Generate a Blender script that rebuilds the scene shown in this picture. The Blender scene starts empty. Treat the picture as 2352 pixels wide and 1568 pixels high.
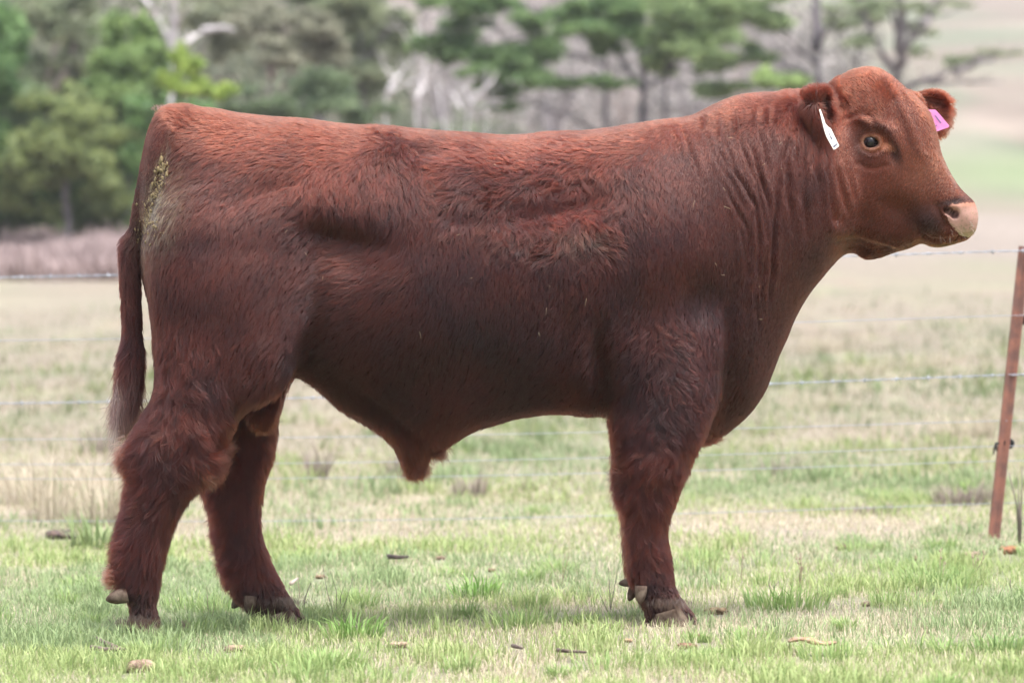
import bpy, bmesh, math, random
import numpy as np
from mathutils import Vector, Matrix
sc = bpy.context.scene
col = sc.collection
R = np.random.default_rng(7)
random.seed(7)
HAZE = 0.0004
CD = 14.0            # camera distance from the bull's plane (y = 0)
F = 11640.0          # focal length in units of a 2352-wide frame
# ---------------------------------------------------------------- camera
cam = bpy.data.cameras.new('camera'); camo = bpy.data.objects.new('camera', cam); col.objects.link(camo)
camo.location = (0, -CD, 1.0)
camo.rotation_euler = (math.pi / 2 - math.atan((784 - 611) / F), 0, 0)
cam.sensor_width = 36; cam.lens = 36 * F / 2352
cam.clip_start = 0.1; cam.clip_end = 3000
cam.dof.use_dof = True; cam.dof.focus_distance = CD - 0.12; cam.dof.aperture_fstop = 5.0
sc.camera = camo
# ---------------------------------------------------------------- world: bright overcast
w = bpy.data.worlds.new('World'); sc.world = w; w.use_nodes = True
nt = w.node_tree
sky = nt.nodes.new('ShaderNodeTexSky'); sky.sky_type = 'NISHITA'; sky.sun_disc = False
SUN_EL, SUN_AZ = math.radians(62), math.radians(-150)
sky.sun_elevation = SUN_EL; sky.sun_rotation = math.radians(150); sky.air_density = 1.0; sky.dust_density = 3.0
hs = nt.nodes.new('ShaderNodeHueSaturation'); hs.inputs['Saturation'].default_value = 0.42
bg = nt.nodes['Background']; bg.inputs['Strength'].default_value = 0.15
nt.links.new(sky.outputs[0], hs.inputs['Color'])
# an overcast sky is about three times brighter overhead than at the horizon
wtc = nt.nodes.new('ShaderNodeTexCoord'); wsx = nt.nodes.new('ShaderNodeSeparateXYZ'); wmr = nt.nodes.new('ShaderNodeMapRange')
nt.links.new(wtc.outputs['Generated'], wsx.inputs[0]); nt.links.new(wsx.outputs['Z'], wmr.inputs[0])
wmr.inputs[1].default_value = 0; wmr.inputs[2].default_value = 1; wmr.inputs[3].default_value = .45; wmr.inputs[4].default_value = 1.7
wmx = nt.nodes.new('ShaderNodeMix'); wmx.data_type = 'RGBA'; wmx.blend_type = 'MULTIPLY'; wmx.inputs[0].default_value = 1
nt.links.new(hs.outputs[0], wmx.inputs[6]); nt.links.new(wmr.outputs[0], wmx.inputs[7]); nt.links.new(wmx.outputs[2], bg.inputs[0])
sun = bpy.data.lights.new('sun', 'SUN'); sun.energy = 1.5; sun.angle = math.radians(30); sun.color = (1, .96, .9)
suno = bpy.data.objects.new('sun', sun); col.objects.link(suno); suno.location = (0, -5, 20)
# light comes from above, a little behind the camera and from the right
d = Vector((-0.22, 0.26, -1.0)); suno.rotation_euler = d.to_track_quat('-Z', 'Y').to_euler()
sky.sun_elevation = math.asin(1.0 / d.length); sky.sun_rotation = math.atan2(0.22, -0.26)
sc.view_settings.view_transform = 'Standard'; sc.view_settings.look = 'None'
sc.view_settings.gamma = 1; sc.view_settings.exposure = 1.38
sc.render.engine = 'CYCLES'
sc.cycles.use_denoising = True
sc.cycles.max_bounces = 8; sc.cycles.diffuse_bounces = 3; sc.cycles.glossy_bounces = 3
sc.cycles.transmission_bounces = 6; sc.cycles.transparent_max_bounces = 6
sc.cycles_curves.shape = 'RIBBONS'; sc.cycles_curves.subdivisions = 2

# ---------------------------------------------------------------- helpers
def P(px, py, y=0.0):
    """point at depth y seen at (px, py) of a 2352x1568 frame"""
    k = (CD + y) / F
    return Vector(((px - 1176) * k, y, 1.0 - (py - 611) * k))

def tag(o, label=None, cat=None, group=None, kind=None):
    if label: o['label'] = label
    if cat: o['category'] = cat
    if group: o['group'] = group
    if kind: o['kind'] = kind
    return o

def empty(name, loc=(0, 0, 0)):
    o = bpy.data.objects.new(name, None); o.location = loc; col.objects.link(o)
    o.empty_display_size = 0.1
    return o

def mesh_obj(name, verts, faces, mat=None, parent=None, smooth=True, attrs=None, loc=None):
    """numpy aware mesh builder; faces = list or (n,k) array or list of arrays"""
    me = bpy.data.meshes.new(name)
    V = np.asarray(verts, dtype=np.float32)
    if isinstance(faces, np.ndarray): faces = [faces]
    if faces and isinstance(faces[0], np.ndarray):
        loops = np.concatenate([f.ravel() for f in faces]).astype(np.int32)
        tot = np.concatenate([np.full(len(f), f.shape[1]) for f in faces]).astype(np.int32)
        me.vertices.add(len(V)); me.vertices.foreach_set('co', V.ravel())
        me.loops.add(len(loops)); me.loops.foreach_set('vertex_index', loops)
        me.polygons.add(len(tot))
        st = np.concatenate([[0], np.cumsum(tot)[:-1]]).astype(np.int32)
        me.polygons.foreach_set('loop_start', st)
        try: me.polygons.foreach_set('loop_total', tot)
        except Exception: pass
    else:
        me.from_pydata(V.tolist(), [], faces)
    if smooth: me.polygons.foreach_set('use_smooth', [True] * len(me.polygons))
    if attrs:
        for k, a in attrs.items():
            at = me.attributes.new(k, 'FLOAT_COLOR', 'POINT')
            c = np.ones((len(V), 4), np.float32); c[:, :3] = a
            at.data.foreach_set('color', c.ravel())
    me.update(); me.validate()
    if mat: me.materials.append(mat)
    o = bpy.data.objects.new(name, me); col.objects.link(o)
    if parent: o.parent = parent
    if loc is not None: o.location = loc
    return o

def hash01(i, s=0):
    i = (np.asarray(i, dtype=np.int64) * 374761393 + s * 668265263) & 0xFFFFFFFF
    i = ((i ^ (i >> 13)) * 1274126177) & 0xFFFFFFFF
    i = ((i ^ (i >> 16)) * 2246822519) & 0xFFFFFFFF
    return ((i ^ (i >> 15)) & 0xFFFFFF) / float(0xFFFFFF)

def noise2(x, y, s=0):
    """value noise, 0..1"""
    x = np.asarray(x, float); y = np.asarray(y, float)
    xi = np.floor(x).astype(np.int64); yi = np.floor(y).astype(np.int64)
    fx = x - xi; fy = y - yi
    fx = fx * fx * (3 - 2 * fx); fy = fy * fy * (3 - 2 * fy)
    h = lambda a, b: hash01(a * 7919 + b * 104729, s)
    return (h(xi, yi) * (1 - fx) + h(xi + 1, yi) * fx) * (1 - fy) + (h(xi, yi + 1) * (1 - fx) + h(xi + 1, yi + 1) * fx) * fy

def fbm(x, y, s=0, o=3):
    v = 0; a = .5; t = 0
    for k in range(o):
        v = v + a * noise2(x * 2 ** k, y * 2 ** k, s + k * 17); t += a; a *= .5
    return v / t

def noise3(x, y, z, s=0):
    return (noise2(x + z * 0.73 + 31.7, y - z * .41, s) + noise2(y + 11.3, z, s + 5) + noise2(z - 7.7, x, s + 9)) / 3

def material(name, base=(.5, .5, .5), rough=.8, spec=.3, attr=None, noise=None, bump=None, **kw):
    m = bpy.data.materials.new(name); m.use_nodes = True
    n = m.node_tree.nodes; l = m.node_tree.links
    b = n['Principled BSDF']; b.inputs['Roughness'].default_value = rough
    b.inputs['Specular IOR Level'].default_value = spec
    b.inputs['Base Color'].default_value = (*base, 1)
    src = None
    if attr:
        a = n.new('ShaderNodeAttribute'); a.attribute_name = attr; src = a.outputs['Color']
    if noise:   # (scale, colour2, low, high)
        tc = n.new('ShaderNodeTexCoord'); t = n.new('ShaderNodeTexNoise'); t.inputs['Scale'].default_value = noise[0]
        t.inputs['Detail'].default_value = 6
        l.new(tc.outputs['Object'], t.inputs['Vector'])
        r = n.new('ShaderNodeMapRange'); r.inputs[1].default_value = noise[2]; r.inputs[2].default_value = noise[3]
        l.new(t.outputs['Fac'], r.inputs[0])
        mx = n.new('ShaderNodeMix'); mx.data_type = 'RGBA'
        l.new(r.outputs[0], mx.inputs[0])
        if src: l.new(src, mx.inputs[6])
        else: mx.inputs[6].default_value = (*base, 1)
        mx.inputs[7].default_value = (*noise[1], 1); src = mx.outputs[2]
    if src: l.new(src, b.inputs['Base Color'])
    if bump:
        tc = n.new('ShaderNodeTexCoord'); t = n.new('ShaderNodeTexNoise'); t.inputs['Scale'].default_value = bump[0]
        t.inputs['Detail'].default_value = 5
        l.new(tc.outputs['Object'], t.inputs['Vector'])
        bp = n.new('ShaderNodeBump'); bp.inputs['Strength'].default_value = bump[1]; bp.inputs['Distance'].default_value = bump[2]
        l.new(t.outputs['Fac'], bp.inputs['Height']); l.new(bp.outputs[0], b.inputs['Normal'])
    for k, v in kw.items(): b.inputs[k.replace('_', ' ')].default_value = v
    return m

def tube(path, radii, n=8, cap=True):
    """verts, faces (lists) of a tube through path"""
    path = [Vector(p) for p in path]; vs = []; fs = []
    up = Vector((0.31, 0.2, 0.93)).normalized()
    for i, p in enumerate(path):
        t = (path[min(i + 1, len(path) - 1)] - path[max(i - 1, 0)]).normalized()
        a = t.cross(up)
        if a.length < 1e-3: a = t.cross(Vector((1, 0, 0)))
        a.normalize(); b = t.cross(a)
        for k in range(n):
            an = 2 * math.pi * k / n
            vs.append(p + (a * math.cos(an) + b * math.sin(an)) * radii[i])
    for i in range(len(path) - 1):
        for k in range(n):
            a = i * n + k; b = i * n + (k + 1) % n
            fs.append((a, b, b + n, a + n))
    if cap:
        fs.append(tuple(range(n))[::-1]); fs.append(tuple(range((len(path) - 1) * n, len(path) * n)))
    return vs, fs

def merge(parts):
    V = []; Fc = []
    for v, f in parts:
        k = len(V); V += list(v); Fc += [tuple(i + k for i in q) for q in f]
    return V, Fc

def ground_z(x, y):
    """terrain height: nearly level paddock that climbs into a bare hill behind the trees"""
    x = np.asarray(x, float); y = np.asarray(y, float)
    yy = [-60, 0, 4, 20, 40, 65, 85, 110, 150, 330, 600, 2200]
    zz = [0, 0, 0.0, .06, .28, .95, 1.5, 2.3, 4.8, 17.0, 36, 60]
    z = np.interp(y, yy, zz) + 0.017 * np.clip(x, -6, 6)
    z = z + 0.012 * (fbm(x * .9, y * .9, 3) - .5) + np.clip((y - 8) / 40, 0, 1) * .12 * (fbm(x * .15, y * .15, 9) - .5)
    return z
def gz(x, y): return float(ground_z(x, y))
def unit(a): return a / (np.linalg.norm(a, axis=1)[:, None] + 1e-12)
# ================================================================ GROUND
def grid_axis(segs):
    a = [np.arange(s, e, st) for s, e, st in segs]; return np.concatenate(a + [np.array([segs[-1][1]])])
gx = grid_axis([(-900, -100, 100), (-100, -20, 10), (-20, -5, 1), (-5, 5, .10), (5, 20, 1), (20, 100, 10), (100, 900, 100)])
gy = grid_axis([(-60, -6, 6), (-6, 12, .10), (12, 60, .75), (60, 200, 4), (200, 700, 20), (700, 2200, 150)])
AX, AY = np.meshgrid(gx, gy, indexing='ij')
AZ = ground_z(AX, AY)
nx_, ny_ = AX.shape
ii, jj = np.meshgrid(np.arange(nx_ - 1), np.arange(ny_ - 1), indexing='ij')
gi = (ii * ny_ + jj).ravel()
gq = np.stack([gi, gi + ny_, gi + ny_ + 1, gi + 1], 1)

STRAW = np.array([.285, .245, .195]); GREEN = np.array([.225, .26, .145]); DRYG = np.array([.42, .41, .26]); SOIL = np.array([.24, .18, .13])
def green_amount(x, y):
    """share of fresh grass at a point of the paddock, 0..1"""
    near = np.clip(1 - (y - 2.0) / 7, 0, 1)
    n = fbm(x * 1.1 + 3, y * .42, 71); m = fbm(x * .35, y * .10, 72)
    g = .10 + .48 * near + 1.1 * (n - .5) + .7 * (m - .5)
    g = g - .30 * np.exp(-((y - 5.2) / 1.2) ** 2) + .15 * np.exp(-((y - 1.8) / 1.0) ** 2)
    return np.clip(g, 0, 1)
def ground_colour(x, y):
    g = green_amount(x, y)[..., None]
    c = STRAW * (1 - g) + GREEN * .9 * g
    p = np.clip((fbm(x * 2.2, y * .8, 75) - .62) * 5, 0, 1)[..., None] * (1 - .4 * g)
    c = c * (1 - .5 * p) + np.array([.36, .26, .20]) * .5 * p
    q = np.clip((fbm(x * 3.1, y * 1.5, 77) - .60) * 5, 0, 1)[..., None]; c = c * (1 - .45 * q) + DRYG * .45 * q
    far = np.clip((y - 62) / 8, 0, 1)[..., None]
    band = np.exp(-((y - 128) / 16) ** 2)[..., None] * (x > 6)[..., None]
    left = np.clip((3 - x) / 3, 0, 1)[..., None]; scrub = np.array([.34, .265, .245]) * left + np.array([.255, .215, .185]) * (1 - left)
    hill = np.array([.215, .175, .146]) * (1 + .9 * (fbm(x * .35, y * .06, 79)[..., None] - .5)) + np.array([-.05, 0, -.02]) * np.clip((fbm(x * .2, y * .03, 80) - .5) * 6, 0, 1)[..., None]
    c2 = scrub * (1 - 0) ; c2 = np.where(y[..., None] > 100, hill, c2)
    c2 = c2 * (1 - .8 * band) + np.array([.16, .24, .10]) * .8 * band
    wood = np.clip((18 - x) / 14, 0, 1)[..., None] * np.clip((y - 90) / 25, 0, 1)[..., None]
    c2 = c2 * (1 - wood) + np.array([.23, .185, .165]) * wood
    c2 = c2 * (.85 + .3 * fbm(x * .3, y * .3, 83)[..., None])
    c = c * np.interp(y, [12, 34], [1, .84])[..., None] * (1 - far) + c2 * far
    return c
gc = ground_colour(AX, AY)
m_ground = bpy.data.materials.new('paddock'); m_ground.use_nodes = True
n = m_ground.node_tree.nodes; l = m_ground.node_tree.links; b = n['Principled BSDF']
b.inputs['Roughness'].default_value = .95; b.inputs['Specular IOR Level'].default_value = .1
at_ = n.new('ShaderNodeAttribute'); at_.attribute_name = 'tint'
tc = n.new('ShaderNodeTexCoord'); n1 = n.new('ShaderNodeTexNoise'); n1.inputs['Scale'].default_value = 9; n1.inputs['Detail'].default_value = 8; n1.inputs['Roughness'].default_value = .7
l.new(tc.outputs['Object'], n1.inputs['Vector'])
mr = n.new('ShaderNodeMapRange'); mr.inputs[1].default_value = .3; mr.inputs[2].default_value = .7; mr.inputs[3].default_value = .62; mr.inputs[4].default_value = 1.25
l.new(n1.outputs['Fac'], mr.inputs[0])
mx = n.new('ShaderNodeMix'); mx.data_type = 'RGBA'; mx.blend_type = 'MULTIPLY'; mx.inputs[0].default_value = 1
l.new(at_.outputs['Color'], mx.inputs[6]); l.new(mr.outputs[0], mx.inputs[7]); l.new(mx.outputs[2], b.inputs['Base Color'])
bp = n.new('ShaderNodeBump'); bp.inputs['Strength'].default_value = .8; bp.inputs['Distance'].default_value = .03
l.new(n1.outputs['Fac'], bp.inputs['Height']); l.new(bp.outputs[0], b.inputs['Normal'])
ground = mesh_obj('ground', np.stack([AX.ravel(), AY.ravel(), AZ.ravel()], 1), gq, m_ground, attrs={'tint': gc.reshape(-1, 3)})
tag(ground, 'pale paddock with patches of green, climbing to a bare hillside', 'ground', kind='structure')

# ---------------------------------------------------------------- grass blades
def leaf_material(name, trans=.35):
    m = bpy.data.materials.new(name); m.use_nodes = True
    n = m.node_tree.nodes; l = m.node_tree.links; b = n['Principled BSDF']
    a = n.new('ShaderNodeAttribute'); a.attribute_name = 'tint'
    l.new(a.outputs['Color'], b.inputs['Base Color']); b.inputs['Roughness'].default_value = .55; b.inputs['Specular IOR Level'].default_value = .25
    t = n.new('ShaderNodeBsdfTranslucent'); l.new(a.outputs['Color'], t.inputs['Color'])
    x = n.new('ShaderNodeMixShader'); x.inputs[0].default_value = trans
    l.new(b.outputs[0], x.inputs[1]); l.new(t.outputs[0], x.inputs[2]); l.new(x.outputs[0], n['Material Output'].inputs[0])
    return m
M_GRASS = leaf_material('grass_blade')

def blades(x, y, h, wd, az, bend, colr, z=None):
    """each blade: a quad and a tip triangle, bent along its azimuth"""
    n = len(x); z0 = ground_z(x, y) - .004 if z is None else z
    side = az + R.uniform(-.5, .5, n) + np.pi / 2
    sx, sy = np.cos(side) * wd / 2, np.sin(side) * wd / 2
    bx, by = np.cos(az), np.sin(az)
    mx_, my_ = x + bx * bend * h * .35, y + by * bend * h * .35; mz = z0 + h * .6 * np.sqrt(np.clip(1 - (bend * .45) ** 2, .1, 1))
    tx, ty = x + bx * bend * h, y + by * bend * h; tz = z0 + h * np.sqrt(np.clip(1 - (bend * .85) ** 2, .06, 1))
    V = np.stack([np.stack([x - sx, y - sy, z0], 1), np.stack([x + sx, y + sy, z0], 1),
                  np.stack([mx_ + sx * .8, my_ + sy * .8, mz], 1), np.stack([mx_ - sx * .8, my_ - sy * .8, mz], 1), np.stack([tx, ty, tz], 1)], 1)
    k = np.arange(n) * 5
    q = np.stack([k, k + 1, k + 2, k + 3], 1); t = np.stack([k + 3, k + 2, k + 4], 1)
    C = np.repeat(colr[:, None, :], 5, 1); C[:, :2] *= .75
    return V.reshape(-1, 3), q, t, C.reshape(-1, 3)

def on_ground(u, w):
    Y = 0.0
    for _ in range(8): Y = (1.0 - gz((u - 1176) * (CD + Y) / F, Y)) * F / (w - 611) - CD
    x = (u - 1176) * (CD + Y) / F; return Vector((x, Y, gz(x, Y)))
# bare spots where clods, dung and sticks lie on the grass
SPOTS = [(142, 1238, 66), (325, 1544, 72), (540, 1497, 52), (912, 1488, 50), (1643, 1411, 52), (1580, 1491, 46), (1608, 1470, 22), (1442, 1475, 20), (1993, 1392, 26), (2058, 1388, 20), (2321, 1273, 42), (2228, 1279, 40), (2106, 1288, 18),
 (1936, 1264, 34), (736, 1329, 26), (1130, 1314, 18), (1010, 1286, 26), (1866, 1510, 104), (250, 1512, 90), (914, 1297, 56), (1313, 1520, 70), (1190, 1510, 30), (425, 1450, 26), (330, 1450, 60), (640, 1422, 70), (1540, 1412, 70), (2285, 1262, 40)]
SP = [(on_ground(u, w), r) for u, w, r in SPOTS]
def cleared(x, y):
    m = np.zeros(len(x), bool)
    for g, r in SP:
        hw = r * .55 * (CD + g.y) / F; m |= (((x - g.x) / hw) ** 2 + ((y - g.y + .14) / .20) ** 2 < 1) & (hash01((x * 9973 + y * 7919).astype(np.int64), 3) < .97)
    return m & (R.random(len(x)) < .88)
def grass_batch(N, y0, y1, hs=1.0, ws=1.0):
    D0, D1 = y0 + CD, y1 + CD
    y = 1 / (R.random(N) * (1 / D1 - 1 / D0) + 1 / D0) - CD
    x = R.uniform(-1, 1, N) * (CD + y) * .145
    g = green_amount(x, y)
    tuft = fbm(x * 5, y * 2.6, 91); bare = fbm(x * 2.2, y * .9, 92)
    keep = ~cleared(x, y) & (R.random(N) < np.clip(.35 + 1.3 * (tuft - .3) - 1.2 * np.clip(bare - .62, 0, 1), .08, 1))
    x, y, g, tuft = x[keep], y[keep], g[keep], tuft[keep]; n = len(x)
    green = R.random(n) < np.clip(.06 + .85 * g, 0, .9)
    lush = np.clip((tuft - .52) * 4.5, 0, 1) * green
    h = np.where(green, R.uniform(.018, .045, n) * (1 + 1.0 * lush), R.uniform(.012, .038, n)) * hs
    wd = np.where(green, R.uniform(.0016, .0036, n) * (1 + .6 * lush), R.uniform(.0012, .0026, n)) * ws
    bend = np.where(green, R.uniform(.2, .9, n), R.uniform(.4, 1.1, n))
    az = R.uniform(0, 2 * np.pi, n)
    gc1 = np.array([.27, .37, .13]); gc2 = np.array([.45, .50, .23]); gc3 = np.array([.25, .34, .20]); s1 = np.array([.66, .58, .43]); s2 = np.array([.46, .38, .27])
    t = R.random(n)[:, None]; hue = fbm(x * .9, y * .5, 95)[:, None]
    G_ = (gc1 * (1 - t) + gc2 * t) * (1 - .5 * (hue > .55)) + gc3 * .5 * (hue > .55)
    S_ = s1 * (1 - t ** 2) + s2 * t ** 2
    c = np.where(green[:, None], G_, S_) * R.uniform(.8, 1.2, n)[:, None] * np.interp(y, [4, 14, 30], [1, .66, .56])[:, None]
    return blades(x, y, h, wd, az, bend, c)

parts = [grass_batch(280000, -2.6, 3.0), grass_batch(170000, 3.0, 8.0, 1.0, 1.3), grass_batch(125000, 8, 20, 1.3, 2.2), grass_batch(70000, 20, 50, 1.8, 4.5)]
# the longer tufts round the feet and in the foreground
def tuft_blades(cx, cy, n, rad, h, c1, c2, wd=.004, seed=0):
    r = rad * np.sqrt(R.random(n)); a = R.uniform(0, 2 * np.pi, n)
    x, y = cx + r * np.cos(a), cy + r * np.sin(a)
    t = R.random(n)[:, None]; c = (np.array(c1) * (1 - t) + np.array(c2) * t) * R.uniform(.8, 1.2, n)[:, None]
    return blades(x, y, h * R.uniform(.45, 1.1, n), wd * R.uniform(.6, 1.2, n), a + R.normal(0, .6, n), R.uniform(.3, 1.0, n), c)
for k in range(150):
    D = 1 / R.uniform(1 / 22.0, 1 / 11.6); y = D - CD; x = R.uniform(-1, 1) * D * .11
    gr = green_amount(np.array([x]), np.array([y]))[0]
    if R.random() > gr + .2: continue
    parts.append(tuft_blades(x, y, int(R.uniform(50, 170)), R.uniform(.03, .11), R.uniform(.045, .085), (.23, .36, .12), (.40, .48, .20), .0036))
for (px, py) in ((330, 1450), (370, 1440), (300, 1455), (345, 1452), (600, 1432), (650, 1428), (690, 1425), (1500, 1412), (1550, 1412), (1590, 1410), (1465, 1408), (540, 1432), (720, 1425)):
    Y = 0; 
    for _ in range(4):
        Y = (1.0 - float(ground_z((px - 1176) * (CD + Y) / F, Y))) * F / (py + 14 - 611) - CD
    x = (px - 1176) * (CD + Y) / F
    parts.append(tuft_blades(x, Y, 120, .06, .060, (.24, .36, .15), (.42, .46, .26), .0028))
# sparse grey-green needle grass standing above the sward
for k in range(260):
    D = 1 / R.uniform(1 / 20.0, 1 / 11.8); y = D - CD; x = R.uniform(-1, 1) * D * .11
    if fbm(np.array([x * 1.3]), np.array([y * .8]), 98)[0] < .48: continue
    parts.append(tuft_blades(x, y, int(R.uniform(4, 12)), .05, R.uniform(.07, .13), (.30, .33, .20), (.40, .38, .27), .0016))
GV = []; GQ = []; GT = []; GC = []; off = 0
for V, q, t, C in parts:
    GV.append(V); GQ.append(q + off); GT.append(t + off); GC.append(C); off += len(V)
grass = mesh_obj('grass', np.concatenate(GV), [np.concatenate(GQ), np.concatenate(GT)], M_GRASS, smooth=False, attrs={'tint': np.concatenate(GC)})
tag(grass, 'short green and straw-coloured grass covering the paddock', 'grass', kind='stuff')
# ================================================================ TREES AND SCRUB BEHIND THE PADDOCK
M_LEAF = leaf_material('foliage', .3)
def bark(name, base, dark): return material(name, base, rough=.9, spec=.15, noise=(6, dark, .42, .62), bump=(14, .7, .04))
B_WHITE = bark('bleached_wood', (.66, .62, .62), (.44, .40, .41)); B_PALE = bark('gum_bark', (.42, .36, .33), (.26, .21, .20)); B_DARK = bark('dark_bark', (.115, .10, .11), (.05, .045, .05)); B_GREY = bark('grey_bark', (.24, .215, .22), (.13, .11, .12))

def leaf_cloud(centres, radii, n, size, c1, c2, flat=1.0, twig=None):
    """leaf-sized quads gathered in clumps; centres (m,3), radii (m,3)"""
    centres = np.array(centres, float); radii = np.array(radii, float); m = len(centres)
    radii = radii * np.array([1, 1, 1.45 if flat < .45 else 1.0]); flat = max(flat, .6)
    vol = radii.prod(1) ** (2 / 3); own = R.choice(m, n, p=vol / vol.sum())
    # sub-clumps give the crown its light and dark masses and its gaps
    sub = R.normal(size=(m, 26, 3)); sub /= np.linalg.norm(sub, axis=2, keepdims=True); sub *= R.uniform(.35, 1.0, (m, 26, 1))
    j = R.integers(0, 26, n)
    p = sub[own, j] + R.normal(0, .22, (n, 3)); p = centres[own] + p * radii[own] * 1.12
    s = size * R.uniform(.5, 1.3, n)
    a = R.normal(size=(n, 3)); a[:, 2] *= flat; a = unit(a); b = unit(np.cross(a, R.normal(size=(n, 3))))
    V = np.stack([p - a * s[:, None], p + b * s[:, None] * .45, p + a * s[:, None], p - b * s[:, None] * .45], 1)
    k = np.arange(n) * 4; q = np.stack([k, k + 1, k + 2, k + 3], 1)
    t = np.clip(hash01(own * 31 + j, 5) * .8 + R.random(n) * .35, 0, 1)[:, None]
    c = (np.array(c1) * (1 - t) + np.array(c2) * t) * R.uniform(.8, 1.2, n)[:, None]
    c = (c * .88 + c.mean(1)[:, None] * .12) * 1.35 + .010  # leaves greyed and lifted: a hazy veil painted into their colour
    return V.reshape(-1, 3), q, np.repeat(c, 4, 0)

def base_on_ground(px, Y):
    x = (px - 1176) * (CD + Y) / F; return Vector((x, Y, gz(x, Y) - .05))

def branches(start, end, r0, n_side, length, droop=0.0, spread=1.0, seed=0, levels=1):
    """a limb from start to end with side twigs"""
    rr = random.Random(seed); st = Vector(start); en = Vector(end); L = (en - st).length
    path = []; mid = (st + en) / 2 + Vector((rr.uniform(-.08, .08), rr.uniform(-.08, .08), rr.uniform(-.05, .10))) * L
    for k in range(8):
        t = k / 7; path.append(st * (1 - t) ** 2 + mid * 2 * t * (1 - t) + en * t * t + Vector((rr.uniform(-1, 1), rr.uniform(-1, 1), rr.uniform(-1, 1))) * L * .015)
    out = [tube(path, [r0 * (1 - .75 * k / 7) for k in range(8)], 7)]
    for s in range(n_side):
        t = rr.uniform(.25, .95); i = min(6, int(t * 7)); p = path[i].lerp(path[i + 1], t * 7 - i)
        d = (path[i + 1] - path[i]).normalized(); dv = Vector((rr.uniform(-1, 1), rr.uniform(-1, 1), rr.uniform(-.5 - droop, 1) )) * spread
        e = p + (d * .7 + dv).normalized() * length * rr.uniform(.5, 1.1) * (1 - .4 * t)
        rr2 = r0 * (1 - .75 * t) * .5
        if levels > 1: out += branches(p, e, rr2, max(2, n_side // 2), length * .5, droop, spread, rr.random(), levels - 1)
        else: out.append(tube([p, p.lerp(e, .5) + Vector((0, 0, rr.uniform(-.04, .06) * length)), e], [rr2, rr2 * .6, rr2 * .2], 5))
    return out

def tree(name, label, cat, px, Y, limbs, bark_m, lumps=(), n=0, size=.08, c1=None, c2=None, group=None, depth=1.0, flat=1.0, r0=.12, twigs=5, lev=1):
    """limbs: (u0, w0, u1, w1, radius) in outline units at depth Y; lumps: (u, w, ru, rw)"""
    base = base_on_ground(px, Y); t = empty(name, base); tag(t, label, cat, group)
    k = (CD + Y) / F; rr = random.Random(int(px * 7 + Y)); parts_ = []
    def pt(u, w, dy): q = P(u, w, Y + dy); return q - base
    prev = {}
    for i, (u0, w0, u1, w1, r) in enumerate(limbs):
        dy0 = prev.get((u0, w0), 0 if i == 0 else rr.uniform(-.2, .2)); dy1 = dy0 + (0 if i == 0 else rr.uniform(-.9, .9)); prev[(u1, w1)] = dy1
        a = Vector((0, 0, 0)) if w0 is None else pt(u0, w0, dy0); b_ = pt(u1, w1, dy1)
        parts_ += branches(a, b_, r, twigs if i else max(1, twigs // 2), max(.5, (b_ - a).length * .4), 0, 1, rr.random(), lev)
    v_, f_ = merge(parts_); mesh_obj('trunk', v_, f_, bark_m, t)
    if lumps:
        C = []; Rd = []
        for (u, w, ru, rw) in lumps:
            q = pt(u, w, rr.uniform(-.6, .6) * depth); C.append(q); Rd.append((ru * k, max(ru, rw) * k * depth, rw * k))
        C2 = []; R2 = []
        for c_, r_ in zip(C, Rd):       # ragged outline: each mass is broken into uneven smaller ones
            for _ in range(6):
                o = Vector((rr.gauss(0, .55) * r_[0], rr.gauss(0, .5) * r_[1], rr.gauss(0, .55) * r_[2])); s = rr.uniform(.28, .72)
                C2.append(c_ + o); R2.append((r_[0] * s * rr.uniform(.8, 1.3), r_[1] * s, r_[2] * s * rr.uniform(.7, 1.1)))
        V, q, c = leaf_cloud(C2, R2, int(n * 1.25), size, c1, c2, flat)
        mesh_obj('crown', V, q, M_LEAF, t, smooth=False, attrs={'tint': c})
    return t

PINE1, PINE2 = (.045, .10, .035), (.16, .25, .075)
OLIVE1, OLIVE2 = (.13, .14, .085), (.28, .27, .19)
LIME1, LIME2 = (.14, .23, .035), (.33, .42, .06)
BUSH1, BUSH2 = (.055, .12, .04), (.17, .27, .075)
W_ = None
# --- left: a thick edge of evergreen shrubs and young trees
LB = 'trees along the left edge of the paddock'
tree('bushy_tree', 'tall bright green bushy tree left of the dead white gum', 'tree', 290, 74, [(290, W_, 300, 60, .10), (295, 260, 260, 120, .05), (298, 200, 340, 90, .05)], B_GREY,
     [(300, 60, 50, 60), (285, 150, 70, 60), (310, 240, 70, 70), (265, 330, 75, 70), (320, 400, 60, 70), (270, 470, 80, 50), (345, 170, 40, 60)], 16000, .075, (.07, .135, .04), (.22, .31, .085), LB)
tree('bushy_tree', 'yellowish green rounded shrub at far left above the dry scrub', 'tree', 150, 72, [(150, W_, 150, 250, .09), (150, 350, 100, 260, .05), (150, 350, 210, 270, .05)], B_GREY,
     [(120, 240, 55, 35), (190, 260, 55, 40), (140, 320, 90, 55), (80, 330, 55, 60), (210, 350, 60, 60), (140, 400, 110, 70), (220, 430, 70, 60), (60, 420, 60, 60)], 18000, .07, (.085, .125, .04), (.24, .28, .085), LB)
tree('bushy_tree', 'dark green thicket tree under the yellowish shrub at far left', 'tree', 190, 76, [(190, W_, 190, 380, .08), (190, 450, 250, 400, .04)], B_DARK,
     [(150, 400, 90, 60), (20, 490, 90, 40), (170, 420, 70, 50), (240, 440, 60, 50), (210, 490, 90, 35), (120, 480, 60, 35), (290, 500, 60, 30)], 16000, .07, (.035, .08, .03), (.15, .24, .07), LB)
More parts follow.
